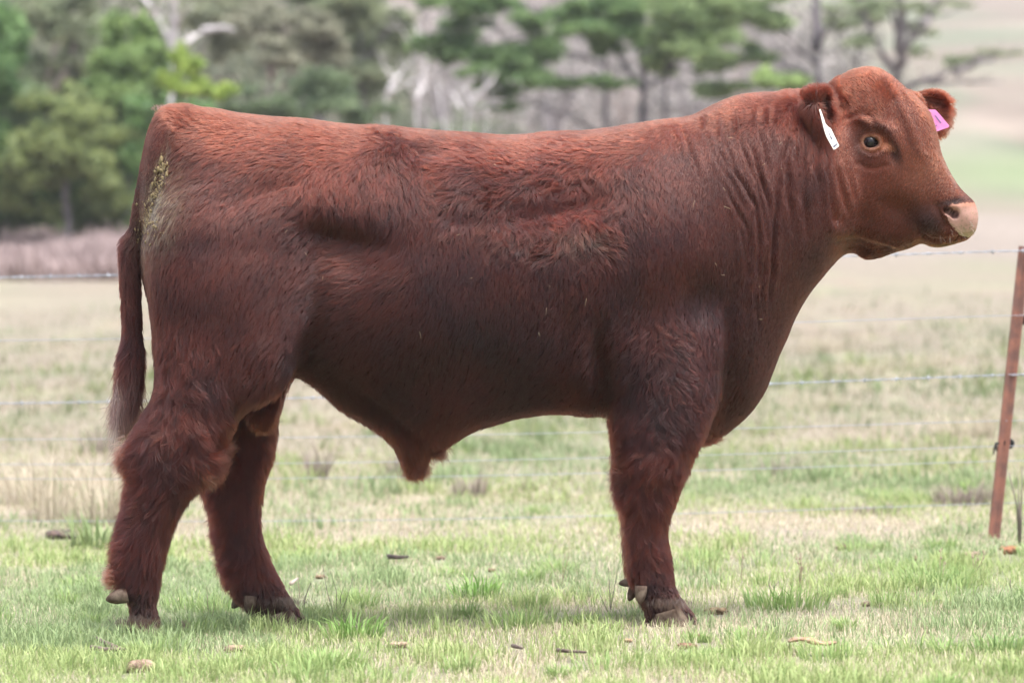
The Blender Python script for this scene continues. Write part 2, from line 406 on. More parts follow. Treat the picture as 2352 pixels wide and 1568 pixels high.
tree('bushy_tree', 'deep green tree cut by the left frame edge', 'tree', -5, 73, [(-5, W_, 5, 260, .10), (0, 400, 30, 330, .05)], B_DARK,
     [(-10, 60, 40, 80), (5, 200, 40, 60), (0, 380, 22, 50), (-40, 300, 60, 120), (-10, 460, 40, 50), (20, 120, 50, 70)], 11000, .07, (.04, .10, .035), (.16, .27, .075), LB)
tree('bushy_tree', 'greyish olive tree rising behind the shrubs at far left', 'tree', 110, 84, [(110, W_, 120, 60, .14), (115, 250, 60, 100, .07), (118, 220, 190, 60, .07)], B_PALE,
     [(80, 60, 80, 60), (180, 90, 70, 60), (110, 160, 80, 60), (220, 160, 50, 60), (60, 200, 60, 60), (180, 20, 60, 50)], 14000, .075, (.11, .15, .075), (.28, .31, .18), LB)
tree('bushy_tree', 'muted green tree hiding the ground left of the bull', 'tree', 60, 78, [(60, W_, 70, 330, .09), (62, 440, 110, 380, .05)], B_GREY,
     [(30, 250, 60, 60), (110, 300, 70, 60), (200, 300, 70, 60), (50, 400, 60, 60), (70, 470, 70, 50), (30, 330, 40, 40), (100, 430, 50, 50)], 15000, .07, (.06, .11, .05), (.19, .25, .10), LB)
# --- the dead white gum with the bent arm
tree('dead_tree', 'dead white gum tree with a bent bare arm reaching right', 'tree', 402, 70, [(402, W_, 401, 110, .085), (401, 110, 408, -60, .085), (401, 120, 350, 20, .06), (350, 20, 300, -40, .05), (402, 118, 468, 72, .07), (468, 72, 542, 68, .065), (350, 40, 380, -30, .035), (405, 60, 440, 10, .04), (398, 105, 372, -5, .03)], B_WHITE, twigs=2)
tree('small_tree', 'lime green sapling wrapped round the foot of the dead gum', 'tree', 432, 68, [(432, W_, 430, 160, .04), (430, 220, 470, 210, .03)], B_PALE,
     [(428, 140, 20, 34), (415, 200, 35, 20), (440, 180, 30, 30), (490, 215, 26, 14), (395, 190, 24, 12)], 5200, .06, LIME1, LIME2)
tree('bushy_tree', 'green shrub touching the tail end of the bull', 'tree', 380, 72, [(380, W_, 380, 300, .06), (380, 380, 350, 330, .03)], B_GREY,
     [(370, 260, 50, 50), (400, 330, 60, 60), (350, 400, 60, 60), (390, 470, 70, 60), (450, 250, 45, 25)], 10500, .065, (.05, .12, .04), (.17, .28, .08), LB)
# --- middle left: pale gums
GG = 'gum trees behind the rump of the bull'
tree('gum_tree', 'olive grey gum tree with two pale forking trunks', 'tree', 610, 78, [(605, W_, 622, 180, .10), (622, 180, 660, 60, .07), (622, 180, 600, 60, .05), (640, W_, 700, 150, .05), (650, 200, 720, 110, .05)], B_PALE,
     [(640, 50, 70, 40), (690, 90, 70, 40), (590, 60, 45, 40), (740, 120, 45, 40), (650, 120, 60, 30), (720, 60, 50, 40), (760, 150, 30, 30)], 12500, .06, OLIVE1, OLIVE2, GG)
tree('gum_tree', 'slim pale gum with thin crown beside the dead white tree', 'tree', 458, 80, [(458, W_, 456, 110, .07), (456, 190, 548, 180, .035), (457, 160, 490, 60, .04)], B_PALE,
     [(500, 40, 50, 40), (540, 90, 50, 40), (470, 10, 40, 40), (570, 20, 50, 40)], 9000, .06, (.13, .15, .09), (.29, .30, .19), GG)
tree('gum_tree', 'dull green gum standing between the rump and the pines', 'tree', 810, 86, [(810, W_, 830, 60, .11), (820, 180, 900, 60, .06), (822, 200, 760, 60, .06)], B_GREY,
     [(800, 20, 60, 40), (870, 40, 60, 40), (790, 100, 50, 36), (860, 120, 60, 40), (920, 80, 50, 50), (840, 190, 60, 40)], 12500, .065, (.09, .12, .065), (.22, .25, .13), GG)
tree('bushy_tree', 'low dark green growth just above the rump', 'tree', 690, 74, [(690, W_, 690, 230, .05)], B_DARK,
     [(560, 235, 45, 25), (640, 245, 45, 26), (730, 250, 60, 28), (820, 262, 60, 26), (760, 205, 50, 35), (520, 215, 40, 25)], 8500, .06, (.055, .09, .045), (.15, .20, .09), LB)
tree('bushy_tree', 'dark evergreen at the top edge over the middle of the back', 'tree', 745, 92, [(745, W_, 745, 0, .12)], B_DARK,
     [(700, -10, 60, 26), (780, 10, 50, 30), (730, 60, 50, 26), (860, -5, 60, 26), (790, 78, 40, 26)], 7500, .07, (.05, .10, .045), (.16, .24, .09), LB)
# --- fallen and leaning bleached limbs above the back
DL = 'bleached dead trees above the back of the bull'
tree('dead_tree', 'bleached dead tree leaning right over the loin of the bull', 'tree', 860, 82, [(850, W_, 890, 215, .06), (890, 215, 945, 140, .055), (890, 215, 990, 170, .035), (905, 190, 870, 120, .03), (945, 140, 960, 60, .03), (940, 100, 900, 40, .02)], B_WHITE, group=DL, twigs=4)
tree('dead_tree', 'bleached dead trunk standing upright above the loin', 'tree', 955, 80, [(955, W_, 958, 200, .06), (957, 230, 975, 160, .035), (957, 240, 935, 190, .03)], B_WHITE, group=DL, twigs=4)
tree('dead_tree', 'spreading bleached dead tree low above the middle of the back', 'tree', 1050, 78, [(1045, W_, 1085, 225, .055), (1085, 225, 1135, 185, .045), (1060, 250, 1020, 200, .035), (1030, W_, 1010, 190, .04), (1085, 240, 1060, 195, .03), (1100, 260, 1150, 240, .03)], B_WHITE, group=DL, twigs=6)
tree('dead_tree', 'thin bleached dead sapling behind the shoulder end of the loin', 'tree', 1130, 84, [(1130, W_, 1118, 230, .035), (1125, 260, 1160, 215, .03), (1125, 270, 1095, 240, .02)], B_WHITE, group=DL, twigs=5)
tree('dead_tree', 'pale leaning trunk high above the rump of the bull', 'tree', 800, 90, [(790, W_, 850, 130, .06), (850, 130, 910, 30, .055), (860, 120, 830, 50, .03)], B_PALE, group=DL, twigs=4)
# --- pines in the middle with drooping limbs
PN = 'pine trees above the back of the bull'
tree('pine_tree', 'broad pine with dark green boughs over the middle of the back', 'tree', 1395, 82, [(1395, W_, 1388, 100, .105), (1388, 100, 1385, -60, .09), (1390, 130, 1290, 60, .05), (1290, 60, 1130, -10, .05), (1388, 150, 1220, 90, .04), (1220, 90, 1080, 120, .03), (1392, 310, 1290, 262, .05), (1290, 262, 1180, 225, .035), (1392, 200, 1260, 190, .03), (1390, 60, 1300, 0, .05)], B_DARK,
     [(1010, 90, 50, 22), (1080, 115, 60, 24), (1060, 60, 50, 18), (1150, 130, 60, 24), (1020, 130, 40, 16), (1100, 165, 60, 18), (1190, 170, 60, 20), (1150, 210, 50, 18), (1230, 130, 50, 20), (1200, 110, 60, 18), (1120, 20, 60, 22), (1200, 40, 60, 22), (1060, 5, 60, 20), (1290, 30, 50, 22), (1240, 190, 50, 16), (1170, 245, 46, 10)], 29000, .055, PINE1, PINE2, PN, flat=.35, twigs=4)
tree('pine_tree', 'thick dark pine trunk forking left of the neck', 'tree', 1480, 80, [(1478, W_, 1482, 160, .165), (1482, 160, 1470, -60, .13), (1480, 210, 1400, 100, .07), (1400, 100, 1350, 20, .05), (1482, 140, 1540, 40, .07), (1481, 200, 1600, 160, .035)], B_DARK,
     [(1400, 20, 60, 26), (1450, 5, 60, 24), (1340, 70, 50, 18), (1350, 15, 50, 18), (1420, 75, 50, 20), (1380, 110, 40, 12), (1310, 185, 50, 13), (1400, 190, 50, 13)], 17000, .055, PINE1, PINE2, PN, flat=.35, twigs=4)
tree('pine_tree', 'light green pine with soft boughs right of the middle', 'tree', 1525, 76, [(1522, W_, 1532, 150, .075), (1532, 150, 1560, -50, .06), (1530, 170, 1600, 110, .04), (1531, 160, 1480, 110, .03)], B_DARK,
     [(1540, 40, 55, 28), (1600, 60, 60, 26), (1560, 90, 60, 26), (1520, 120, 40, 22), (1500, 140, 36, 16), (1640, 30, 50, 22), (1590, 120, 50, 16), (1650, 90, 40, 18), (1570, 0, 50, 26)], 19000, .055, (.085, .14, .05), (.22, .29, .11), PN, flat=.4, twigs=4)
tree('pine_tree', 'dark pine with a bare curved limb sweeping behind the neck', 'tree', 1880, 78, [(1880, W_, 1878, 120, .15), (1878, 120, 1870, -60, .12), (1880, 190, 1840, 165, .055), (1840, 165, 1730, 130, .05), (1879, 150, 1780, 70, .05), (1780, 70, 1700, 30, .04), (1878, 110, 1930, 30, .05)], B_DARK,
     [(1700, 130, 50, 18), (1640, 150, 40, 15), (1760, 40, 50, 20), (1690, 40, 60, 24), (1720, 5, 60, 20), (1800, 178, 36, 13), (1770, 195, 40, 10), (1650, 200, 50, 14)], 14000, .055, (.08, .13, .05), (.21, .28, .11), PN, flat=.4, twigs=5)
tree('pine_tree', 'sparse grey pine forking wide above the poll of the bull', 'tree', 2060, 84, [(2062, W_, 2066, 120, .17), (2066, 120, 2070, -60, .13), (2066, 180, 2000, 70, .09), (2000, 70, 1960, -20, .07), (2066, 150, 2120, 60, .10), (2120, 60, 2160, -30, .07), (2067, 100, 2030, -30, .07), (2064, 210, 2190, 165, .085), (2190, 165, 2340, 112, .08), (2100, 90, 2200, -20, .05), (2130, 190, 2300, 190, .05), (2063, 230, 2170, 260, .025), (2066, 60, 2210, 20, .035)], B_GREY,
     [(2010, 30, 50, 20), (1930, 20, 50, 18), (2090, 60, 40, 16), (2150, 20, 50, 16), (1980, 100, 40, 14), (2120, 120, 30, 12), (2230, 140, 50, 10), (2300, 120, 50, 9)], 4600, .055, (.11, .15, .08), (.26, .30, .16), PN, flat=.5, twigs=7, lev=2)
tree('pine_tree', 'thin bare-limbed pine between the neck and the poll', 'tree', 1965, 92, [(1968, W_, 1972, 60, .09), (1972, 60, 1985, -60, .07), (1970, 150, 1910, 60, .04), (1971, 120, 2030, 20, .04), (1969, 180, 1905, 160, .03)], B_DARK,
     [(1920, 60, 36, 14), (2000, 10, 40, 14)], 1500, .055, (.11, .15, .08), (.24, .28, .15), PN, flat=.5, twigs=7, lev=2)
tree('small_tree', 'low light green sapling right above the withers', 'tree', 1790, 74, [(1790, W_, 1790, 180, .03)], B_DARK,
     [(1790, 185, 40, 14), (1760, 175, 30, 12), (1825, 195, 24, 12)], 2600, .055, (.12, .19, .05), (.30, .40, .12))
# --- bare shrubs that show mauve between the pines
BS = 'leafless grey shrubs behind the pines'
lbl = ['leafless grey shrub below the broad pine', 'leafless grey shrub between the two dark pine trunks', 'leafless grey shrub left of the withers', 'leafless grey shrub behind the withers', 'leafless grey shrub above the neck', 'leafless grey shrub right of the poll', 'leafless grey shrub above the loin', 'leafless grey shrub above the rump']
for k, (px, top) in enumerate([(1270, 150), (1430, 120), (1600, 130), (1700, 80), (1830, 60), (2130, 120), (1000, 120), (740, 160)]):
    rr = random.Random(k + 40)
    tree('bare_shrub', lbl[k], 'shrub', px, 96 + k, [(px, W_, px + rr.uniform(-15, 15), top + 60, .05)] + [(px, 330, px + rr.uniform(-70, 70), top + rr.uniform(0, 90), .03) for _ in range(6)], B_PALE if k % 2 else B_GREY, group=BS, twigs=6, lev=2)

# far wooded slope that reads as one mass
n_ = 26000
C = []; Rd = []; cols = []
for k in range(330):
    Y = R.uniform(112, 215); px = R.uniform(-200, 1900) if k < 230 else R.uniform(-2800, -200) - (Y - 110) * 1.2
    x = (px - 1176) * (CD + Y) / F; h = R.uniform(1.2, 3.2) * (1.7 if px < 900 and Y < 150 else 1)
    C.append((x, Y, gz(x, Y) + h * .7)); Rd.append((R.uniform(1.0, 2.3), R.uniform(1, 2.2), h))
V, q, c = leaf_cloud(C, Rd, n_ * 4, .17, (.12, .115, .105), (.27, .235, .22))
pxs = 1176 + V[:, 0] * F / (CD + V[:, 1]); c = c * np.where(pxs < 950, 1, 0)[:, None] * np.array([.62, .74, .52]) + c * np.where(pxs < 950, 0, 1)[:, None]
wd_ = mesh_obj('distant_woodland', V, q, M_LEAF, smooth=False, attrs={'tint': c}); tag(wd_, 'dull grey-green wooded slope filling the gaps between the trees', 'woodland', kind='stuff')
# a dark understorey close behind the shrubs on the left
C = []; Rd = []
for k in range(72):
    Y = R.uniform(84, 106); px = R.uniform(-140, 1150) if k < 46 else R.uniform(-2200, -140); x = (px - 1176) * (CD + Y) / F; h = R.uniform(.9, 2.3) if px < 520 else R.uniform(.6, 1.5)
    C.append((x, Y, gz(x, Y) + h * .8)); Rd.append((R.uniform(.6, 1.1), 1.0, h))
V, q, c = leaf_cloud(C, Rd, 50000, .09, (.055, .07, .045), (.17, .20, .12))
ud_ = mesh_obj('understorey', V, q, M_LEAF, smooth=False, attrs={'tint': c}); tag(ud_, 'dark tangled undergrowth between the trunks on the left', 'undergrowth', kind='stuff')
# the strip of dead mauve bracken at the foot of the trees
n_ = 100000
y = R.uniform(62, 78, n_); x = R.uniform(-26, 1.5, n_) 
hh = R.uniform(.25, .8, n_) * np.clip(.35 + 1.0 * fbm(x * .5, y * .3, 111), .2, 1.2) * np.where(x > 1.5, .4, 1)
t = R.random(n_)[:, None]; cb = (np.array([.46, .36, .345]) * (1 - t) + np.array([.30, .225, .215]) * t) * (.75 + .5 * fbm(x * .6, y * .2, 113))[:, None]
V, q, tt, cc_ = blades(x, y, hh, R.uniform(.02, .05, n_), R.uniform(0, 6.28, n_), R.uniform(.2, 1.0, n_), cb)
br_ = mesh_obj('dead_bracken', V, [q, tt], M_LEAF, smooth=False, attrs={'tint': cc_}); tag(br_, 'strip of dead mauve-brown bracken along the foot of the trees', 'bracken', kind='stuff')
# far ridge at the top right
rv = []; rf = []
for k in range(40):
    x = -500 + 1100 * k / 39; h = 74 + 20 * math.sin(k * .5) + 8 * math.sin(k * 1.7)
    rv += [(x, 1100, 20), (x, 1200, h * 1.35), (x, 1500, 40)]
for k in range(39):
    a = k * 3; rf += [(a, a + 3, a + 4, a + 1), (a + 1, a + 4, a + 5, a + 2)]
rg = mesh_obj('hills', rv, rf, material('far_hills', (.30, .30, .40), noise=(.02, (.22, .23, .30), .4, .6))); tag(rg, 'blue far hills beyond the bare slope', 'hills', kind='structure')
# ================================================================ THE BULL
# Outlines are given in 2352x1568 units and carried to real size at the animal's own depth.
def YC(x):            # the animal stands slightly turned, its front end farther away
    return 0.10 + 0.17 * x

def to_xz(poly, y):
    return np.array([[P(a, b, y).x, P(a, b, y).z] for a, b in poly])

G = 0.0065
X0, X1, Z0, Z1, Y0, Y1 = -1.22, 1.34, -0.06, 1.61, -0.46, 0.78
xs = np.arange(X0, X1, G); zs = np.arange(Z0, Z1, G); ys = np.arange(Y0, Y1, G)
GX, GZ = np.meshgrid(xs, zs, indexing='ij')

def poly_sdf(poly):
    p = poly; q = np.roll(poly, -1, axis=0)
    d2 = np.full(GX.shape, 1e9); ins = np.zeros(GX.shape, bool)
    for (ax, az), (bx, bz) in zip(p, q):
        ex, ez = bx - ax, bz - az
        t = np.clip(((GX - ax) * ex + (GZ - az) * ez) / (ex * ex + ez * ez + 1e-12), 0, 1)
        d2 = np.minimum(d2, (GX - ax - t * ex) ** 2 + (GZ - az - t * ez) ** 2)
        c = (az > GZ) != (bz > GZ)
        with np.errstate(divide='ignore', invalid='ignore'):
            xi = ax + (GZ - az) / (bz - az + 1e-15) * ex
        ins ^= c & (GX < xi)
    d = np.sqrt(d2); return np.where(ins, -d, d)

def smooth_poly(poly, it=2):
    p = np.array(poly, float)
    for _ in range(it):
        q = np.roll(p, -1, axis=0)
        p = np.stack([p * .75 + q * .25, p * .25 + q * .75], 1).reshape(-1, 2)
    return p

def inflate(sdf, c, pad=0.0):
    """solve lap(h2) = -c inside the outline: a rounded half-thickness squared"""
    m = sdf < -pad
    h = np.zeros_like(sdf); cc = np.broadcast_to(np.asarray(c, float), sdf.shape)
    for lev in (8, 4, 2, 1):
        ms = m[::lev, ::lev].astype(float); cs = cc[::lev, ::lev]
        hs = h[::lev, ::lev].copy() * ms
        g2 = (G * lev) ** 2
        for _ in range(500 if lev > 1 else 160):
            a = np.pad(hs, 1)
            hs = (a[2:, 1:-1] + a[:-2, 1:-1] + a[1:-1, 2:] + a[1:-1, :-2] + g2 * cs) * .25 * ms
        if lev > 1:
            up = np.repeat(np.repeat(hs, lev, 0), lev, 1)[:sdf.shape[0], :sdf.shape[1]]
            h = up
        else: h = hs
    return h

def smin(a, b, k):
    h = np.clip(.5 + .5 * (b - a) / k, 0, 1)
    return b * (1 - h) + a * h - k * h * (1 - h)

def component(poly, y, c, yc=None, hmax=None, shrink=0.0, it=2, sq=1.0):
    """signed field over the volume for one outlined, inflated form; only its own box is evaluated"""
    pz = to_xz(smooth_poly(poly, it), y)
    sdf = poly_sdf(pz) + shrink
    h2 = inflate(sdf, c)
    if hmax is not None:
        h = np.sqrt(np.maximum(h2, 0)); h = hmax * np.tanh(h / hmax); h2 = np.where(sdf < 0, h * h, h2)
    if sq != 1.0:
        m = h2.max(); h2 = np.where(sdf < 0, m * (np.maximum(h2, 0) / m) ** sq, h2)
    # carry the inner slope smoothly across the outline, so that the surface does not step
    kn = sdf < -2.2 * G; rt = np.where(kn, h2 / np.maximum(-sdf, G), 0); wk = kn.astype(float); band = np.abs(sdf) < 0.09
    for _ in range(9):
        a = np.pad(rt * wk, 1); b = np.pad(wk, 1)
        sa = a[2:, 1:-1] + a[:-2, 1:-1] + a[1:-1, 2:] + a[1:-1, :-2]; sb = b[2:, 1:-1] + b[:-2, 1:-1] + b[1:-1, 2:] + b[1:-1, :-2]
        new = (sb > 0) & ~kn
        rt = np.where(new, sa / np.maximum(sb, 1e-9), rt); wk = np.where(new, 1.0, wk)
    rt = np.where(wk > 0, rt, .35)
    for _ in range(24):
        a = np.pad(rt, 1, mode='edge'); rt = np.where(kn, rt, (a[2:, 1:-1] + a[:-2, 1:-1] + a[1:-1, 2:] + a[1:-1, :-2]) * .25)
    h2 = np.where(kn, h2, -sdf * rt)
    gx, gz = np.gradient(h2, G)
    gg = gx * gx + gz * gz
    Yc = np.full(GX.shape, y, float) if yc is None else yc
    i = np.where((sdf < 0.07).any(1))[0]; k = np.where((sdf < 0.07).any(0))[0]
    i0, i1, k0, k1 = i[0], i[-1] + 1, k[0], k[-1] + 1
    hb = h2[i0:i1, k0:k1]; yb = Yc[i0:i1, k0:k1]; gb = gg[i0:i1, k0:k1]
    dy = ys[None, :, None] - yb[:, None, :]
    Q = dy * dy - hb[:, None, :]
    f = Q / (np.sqrt(4 * dy * dy + gb[:, None, :]) + 0.02)
    return (i0, i1, k0, k1, f.astype(np.float32))

VOL = np.full((len(xs), len(ys), len(zs)), 0.12, np.float32)
def add(comp, k=0.03):
    i0, i1, k0, k1, f = comp
    VOL[i0:i1, :, k0:k1] = smin(VOL[i0:i1, :, k0:k1], np.minimum(f, .12), k)

TORSO = [(346,330),(356,300),(372,272),(385,256),(405,248),(430,248),(460,252),(500,257),(560,265),(640,272),(720,279),(800,287),(870,293),
 (940,297),(1000,301),(1060,307),(1120,312),(1180,311),(1240,307),(1300,305),(1360,299),(1420,290),(1480,281),(1540,273),(1590,266),(1630,245),
 (1670,226),(1710,214),(1760,210),(1820,209),(1880,212),(1940,240),(1990,300),(2010,400),(2010,480),(1995,540),(1965,570),(1930,602),(1900,633),
 (1870,668),(1848,702),(1828,740),(1815,775),(1800,805),(1790,830),(1778,860),(1766,890),(1748,917),(1728,942),(1700,972),(1675,993),(1645,1008),
 (1600,1012),(1540,1000),(1470,985),(1400,962),(1340,948),(1290,945),(1250,948),(1200,954),(1150,965),(1100,979),(1060,1000),(1030,1018),
 (1003,1030),(985,1048),(973,1066),(950,1072),(938,1068),(925,1045),(912,1020),(895,998),(862,972),(825,950),(790,928),(760,905),(735,885),
 (710,868),(670,862),(600,880),(520,880),(440,840),(390,770),(362,700),(346,640),(336,560),(333,480),(337,400)]
NHIND = [(430,420),(560,400),(680,450),(730,560),(738,680),(722,780),(695,840),(668,872),(645,900),(622,918),(592,934),(565,952),(545,980),
 (528,1012),(508,1045),(492,1078),(462,1105),(442,1128),(424,1150),(408,1180),(394,1215),(382,1255),(372,1300),(366,1350),(364,1390),
 (372,1420),(380,1470),(290,1470),(292,1420),(288,1385),(280,1360),(270,1335),(270,1300),(272,1260),(278,1220),(284,1180),(292,1140),
 (300,1100),(300,1065),(292,1040),(302,1005),(322,965),(342,925),(354,885),(354,840),(347,780),(340,720),(335,640),(333,560),(345,480),(380,435)]
FHIND = [(470,820),(640,820),(648,880),(636,930),(630,980),(622,1030),(610,1070),(600,1110),(593,1150),(590,1190),(596,1230),(608,1268),(624,1305),
 (640,1335),(658,1362),(672,1385),(690,1408),(712,1440),(590,1442),(588,1415),(575,1396),(556,1378),(540,1358),(530,1325),(522,1290),(512,1250),(503,1210),(494,1170),
 (482,1135),(474,1100),(474,1050),(472,960)]
NFORE = [(1440,640),(1540,600),(1630,640),(1668,720),(1668,800),(1652,850),(1642,900),(1632,945),(1618,985),(1602,1015),(1586,1045),(1572,1078),
 (1562,1110),(1553,1142),(1540,1170),(1531,1200),(1530,1235),(1536,1270),(1542,1305),(1546,1335),(1556,1362),(1572,1385),(1592,1412),(1600,1440),(1486,1440),
 (1484,1408),(1474,1385),(1462,1360),(1452,1335),(1446,1310),(1444,1270),(1444,1220),(1440,1170),(1434,1130),(1428,1095),(1424,1055),
 (1416,1015),(1406,975),(1396,920),(1394,860),(1402,790),(1414,710)]
HEAD = [(1860,300),(1880,240),(1898,206),(1912,194),(1932,177),(1957,161),(1985,154),(2010,154),(2033,163),(2055,180),(2078,202),(2100,220),(2115,239),
 (2131,262),(2141,291),(2147,321),(2153,345),(2163,368),(2178,398),(2197,430),(2216,450),(2230,462),(2238,478),(2241,497),(2239,518),(2234,536),
 (2222,548),(2200,556),(2175,563),(2150,568),(2132,565),(2117,556),(2096,568),(2060,580),(2030,592),(2000,598),(1982,592),(1965,575),
 (1935,560),(1890,530),(1862,470),(1852,380)]
TAIL = [(372,262),(400,256),(398,285),(378,318),(364,360),(350,410),(340,470),(333,530),(326,580),(322,640),(322,700),(326,760),(330,820),(328,870),
 (318,905),(302,925),(286,930),(276,905),(274,860),(280,820),(286,780),(286,720),(284,660),(280,600),(280,556),(300,530),(308,480),(318,420),(332,360),(346,300),(358,275)]

NEARH, FARH = YC(-0.9) - 0.205, YC(-0.62) + 0.165
NEARF, FARF = YC(0.4) - 0.20, YC(0.36) + 0.20
# torso: fatter in barrel and shoulders, flatter across the rump and the neck
cmap = 1.5 + 0 * GX
U = 1176 + GX * F / CD; W = 611 + (1.0 - GZ) * F / CD
def gs(u, v, ru, rv): return np.exp(-((U - u) / ru) ** 2 - ((W - v) / rv) ** 2)
cmap = cmap + 0.5 * gs(1000, 620, 300, 200) + .35 * gs(1550, 600, 160, 200) - .35 * gs(1850, 450, 150, 250) + .3 * gs(450, 520, 150, 160)
add(component(TORSO, 0.1, cmap, YC(GX), hmax=0.50, sq=.9), .01)
# leg: the centre plane leans in from the wide thigh to the hoof
lean = np.clip((GZ - 0.55) / 0.5, 0, 1)
add(component(NHIND, NEARH, 1.55, NEARH + 0.045 * lean + .17 * (GX + .95) * lean, hmax=.20, shrink=.011), .045)
add(component(FHIND, FARH, 1.5, None, hmax=.15), .05)
# the far thigh, seen only from other sides
THIGH = [(p[0] + 6, p[1]) for p in NHIND if p[1] < 1000] 
add(component(THIGH, YC(-.7) + .17, 1.4, YC(GX) + .17, hmax=.19, shrink=.012), .05)
add(component(NFORE, NEARF, 1.5, NEARF + 0.05 * lean, hmax=.16), .05)
FFORE = [(p[0] - 16, p[1] - 12) for p in NFORE if p[1] > 760]
add(component(FFORE, FARF, 1.4, None, hmax=.14, shrink=.006), .05)
FSHO = [(p[0], p[1]) for p in NFORE if p[1] < 1000]
add(component(FSHO, YC(.4) + .19, 1.3, YC(GX) + .19, hmax=.16, shrink=.015), .05)
HX = P(1990, 300, 0.26).x
hyc = 0.245 - 0.50 * np.clip(GX - HX, -0.16, 1) + .0 * GX
chead = 1.45 + 0.6 * gs(2010, 290, 70, 90) - .2 * gs(2200, 500, 60, 60)
add(component(HEAD, 0.18, chead, hyc, hmax=.19, sq=.8), .035)
# ears: leaf-shaped lobes standing off the poll on either side
NEAR_EAR = [(1838,232),(1845,214),(1862,204),(1882,199),(1900,206),(1912,222),(1917,245),(1914,272),(1905,300),(1894,322),(1882,318),(1868,300),(1855,280),(1842,258)]
add(component(NEAR_EAR, 0.10, 1.7, 0.07 + .15 * (GX - P(1880, 260, .1).x), hmax=.045), .025)
FAR_EAR = [(2092,222),(2108,214),(2124,209),(2145,207),(2165,211),(2179,224),(2184,246),(2181,272),(2168,296),(2156,312),(2146,300),(2136,270),(2118,248)]
add(component(FAR_EAR, 0.36, 1.4, None, hmax=.03), .015)
add(component([(2070,205),(2110,212),(2125,240),(2120,265),(2080,262)], 0.28, 1.5, None, hmax=.04), .02)
# tail hanging clear of the buttock
add(component(TAIL, -0.03, 1.7, YC(-1.0) - .02 + 0 * GX, hmax=.032), .012)
SCROTUM = [(562,860),(640,850),(640,905),(632,945),(618,968),(598,974),(578,964),(568,940),(562,900)]
add(component(SCROTUM, YC(-.6) - .02, 1.7, None, hmax=.07), .015)

def surface_nets(V):
    """naive surface nets, vectorised"""
    s = V < 0
    nx, ny, nz = V.shape
    cnt = np.zeros((nx - 1, ny - 1, nz - 1), np.uint8)
    for a in (0, 1):
        for b in (0, 1):
            for c in (0, 1):
                cnt += s[a:nx - 1 + a, b:ny - 1 + b, c:nz - 1 + c]
    act = (cnt > 0) & (cnt < 8)
    idx = np.argwhere(act)
    vid = np.full(act.shape, -1, np.int64); vid[act] = np.arange(len(idx))
    acc = np.zeros((len(idx), 3)); num = np.zeros(len(idx))
    I, J, K = idx.T
    for ax in range(3):
        o = [o_ for o_ in range(3) if o_ != ax]
        for a in (0, 1):
            for b in (0, 1):
                p = [I.copy(), J.copy(), K.copy()]; p[o[0]] += a; p[o[1]] += b
                q = [p[0].copy(), p[1].copy(), p[2].copy()]; q[ax] += 1
                v0 = V[p[0], p[1], p[2]].astype(float); v1 = V[q[0], q[1], q[2]].astype(float)
                m = (v0 < 0) != (v1 < 0)
                t = np.where(m, v0 / np.where(m, v0 - v1, 1), 0)
                off = np.zeros((len(idx), 3)); off[:, o[0]] = a; off[:, o[1]] = b; off[:, ax] = t
                acc += off * m[:, None]; num += m
    pos = idx + acc / num[:, None]
    quads = []
    for ax in range(3):
        o = [o_ for o_ in range(3) if o_ != ax]
        sl0 = [slice(None)] * 3; sl1 = [slice(None)] * 3
        sl0[ax] = slice(0, -1); sl1[ax] = slice(1, None)
        A = s[tuple(sl0)]; B = s[tuple(sl1)]
        e = np.argwhere(A != B)
        ok = (e[:, o[0]] > 0) & (e[:, o[1]] > 0)
        for k in range(2):
            ok &= e[:, o[k]] < act.shape[o[k]]
        e = e[ok]
        ins = A[tuple(e.T)]
        def g(a, b):
            q = e.copy(); q[:, o[0]] -= a; q[:, o[1]] -= b
            return vid[tuple(q.T)]
        qd = np.stack([g(1, 1), g(0, 1), g(0, 0), g(1, 0)], 1)
        flip = ins if ax != 1 else ~ins
        qd[~flip] = qd[~flip][:, ::-1]
        quads.append(qd)
    Q = np.concatenate(quads)
    return pos, Q[(Q >= 0).all(1)]

pos, quads = surface_nets(VOL)
bv = np.array([X0, Y0, Z0]) + pos * G
del VOL

def vnormals(v, q):
    n = np.cross(v[q[:, 2]] - v[q[:, 0]], v[q[:, 3]] - v[q[:, 1]])
    o = np.zeros_like(v)
    for k in range(4): np.add.at(o, q[:, k], n)
    return o / (np.linalg.norm(o, axis=1)[:, None] + 1e-12)

def relax(v, q, it, fac=.5, mask=None):
    e = np.concatenate([q[:, [0, 1]], q[:, [1, 2]], q[:, [2, 3]], q[:, [3, 0]]])
    dg = np.bincount(e[:, 0], minlength=len(v)) + np.bincount(e[:, 1], minlength=len(v))
    for _ in range(it):
        o = np.zeros_like(v)
        for c in range(3):
            o[:, c] = np.bincount(e[:, 0], v[e[:, 1], c], len(v)) + np.bincount(e[:, 1], v[e[:, 0], c], len(v))
        d = (o / dg[:, None] - v) * fac
        v = v + (d if mask is None else d * mask[:, None])
    return v
bv = relax(bv, quads, 3)

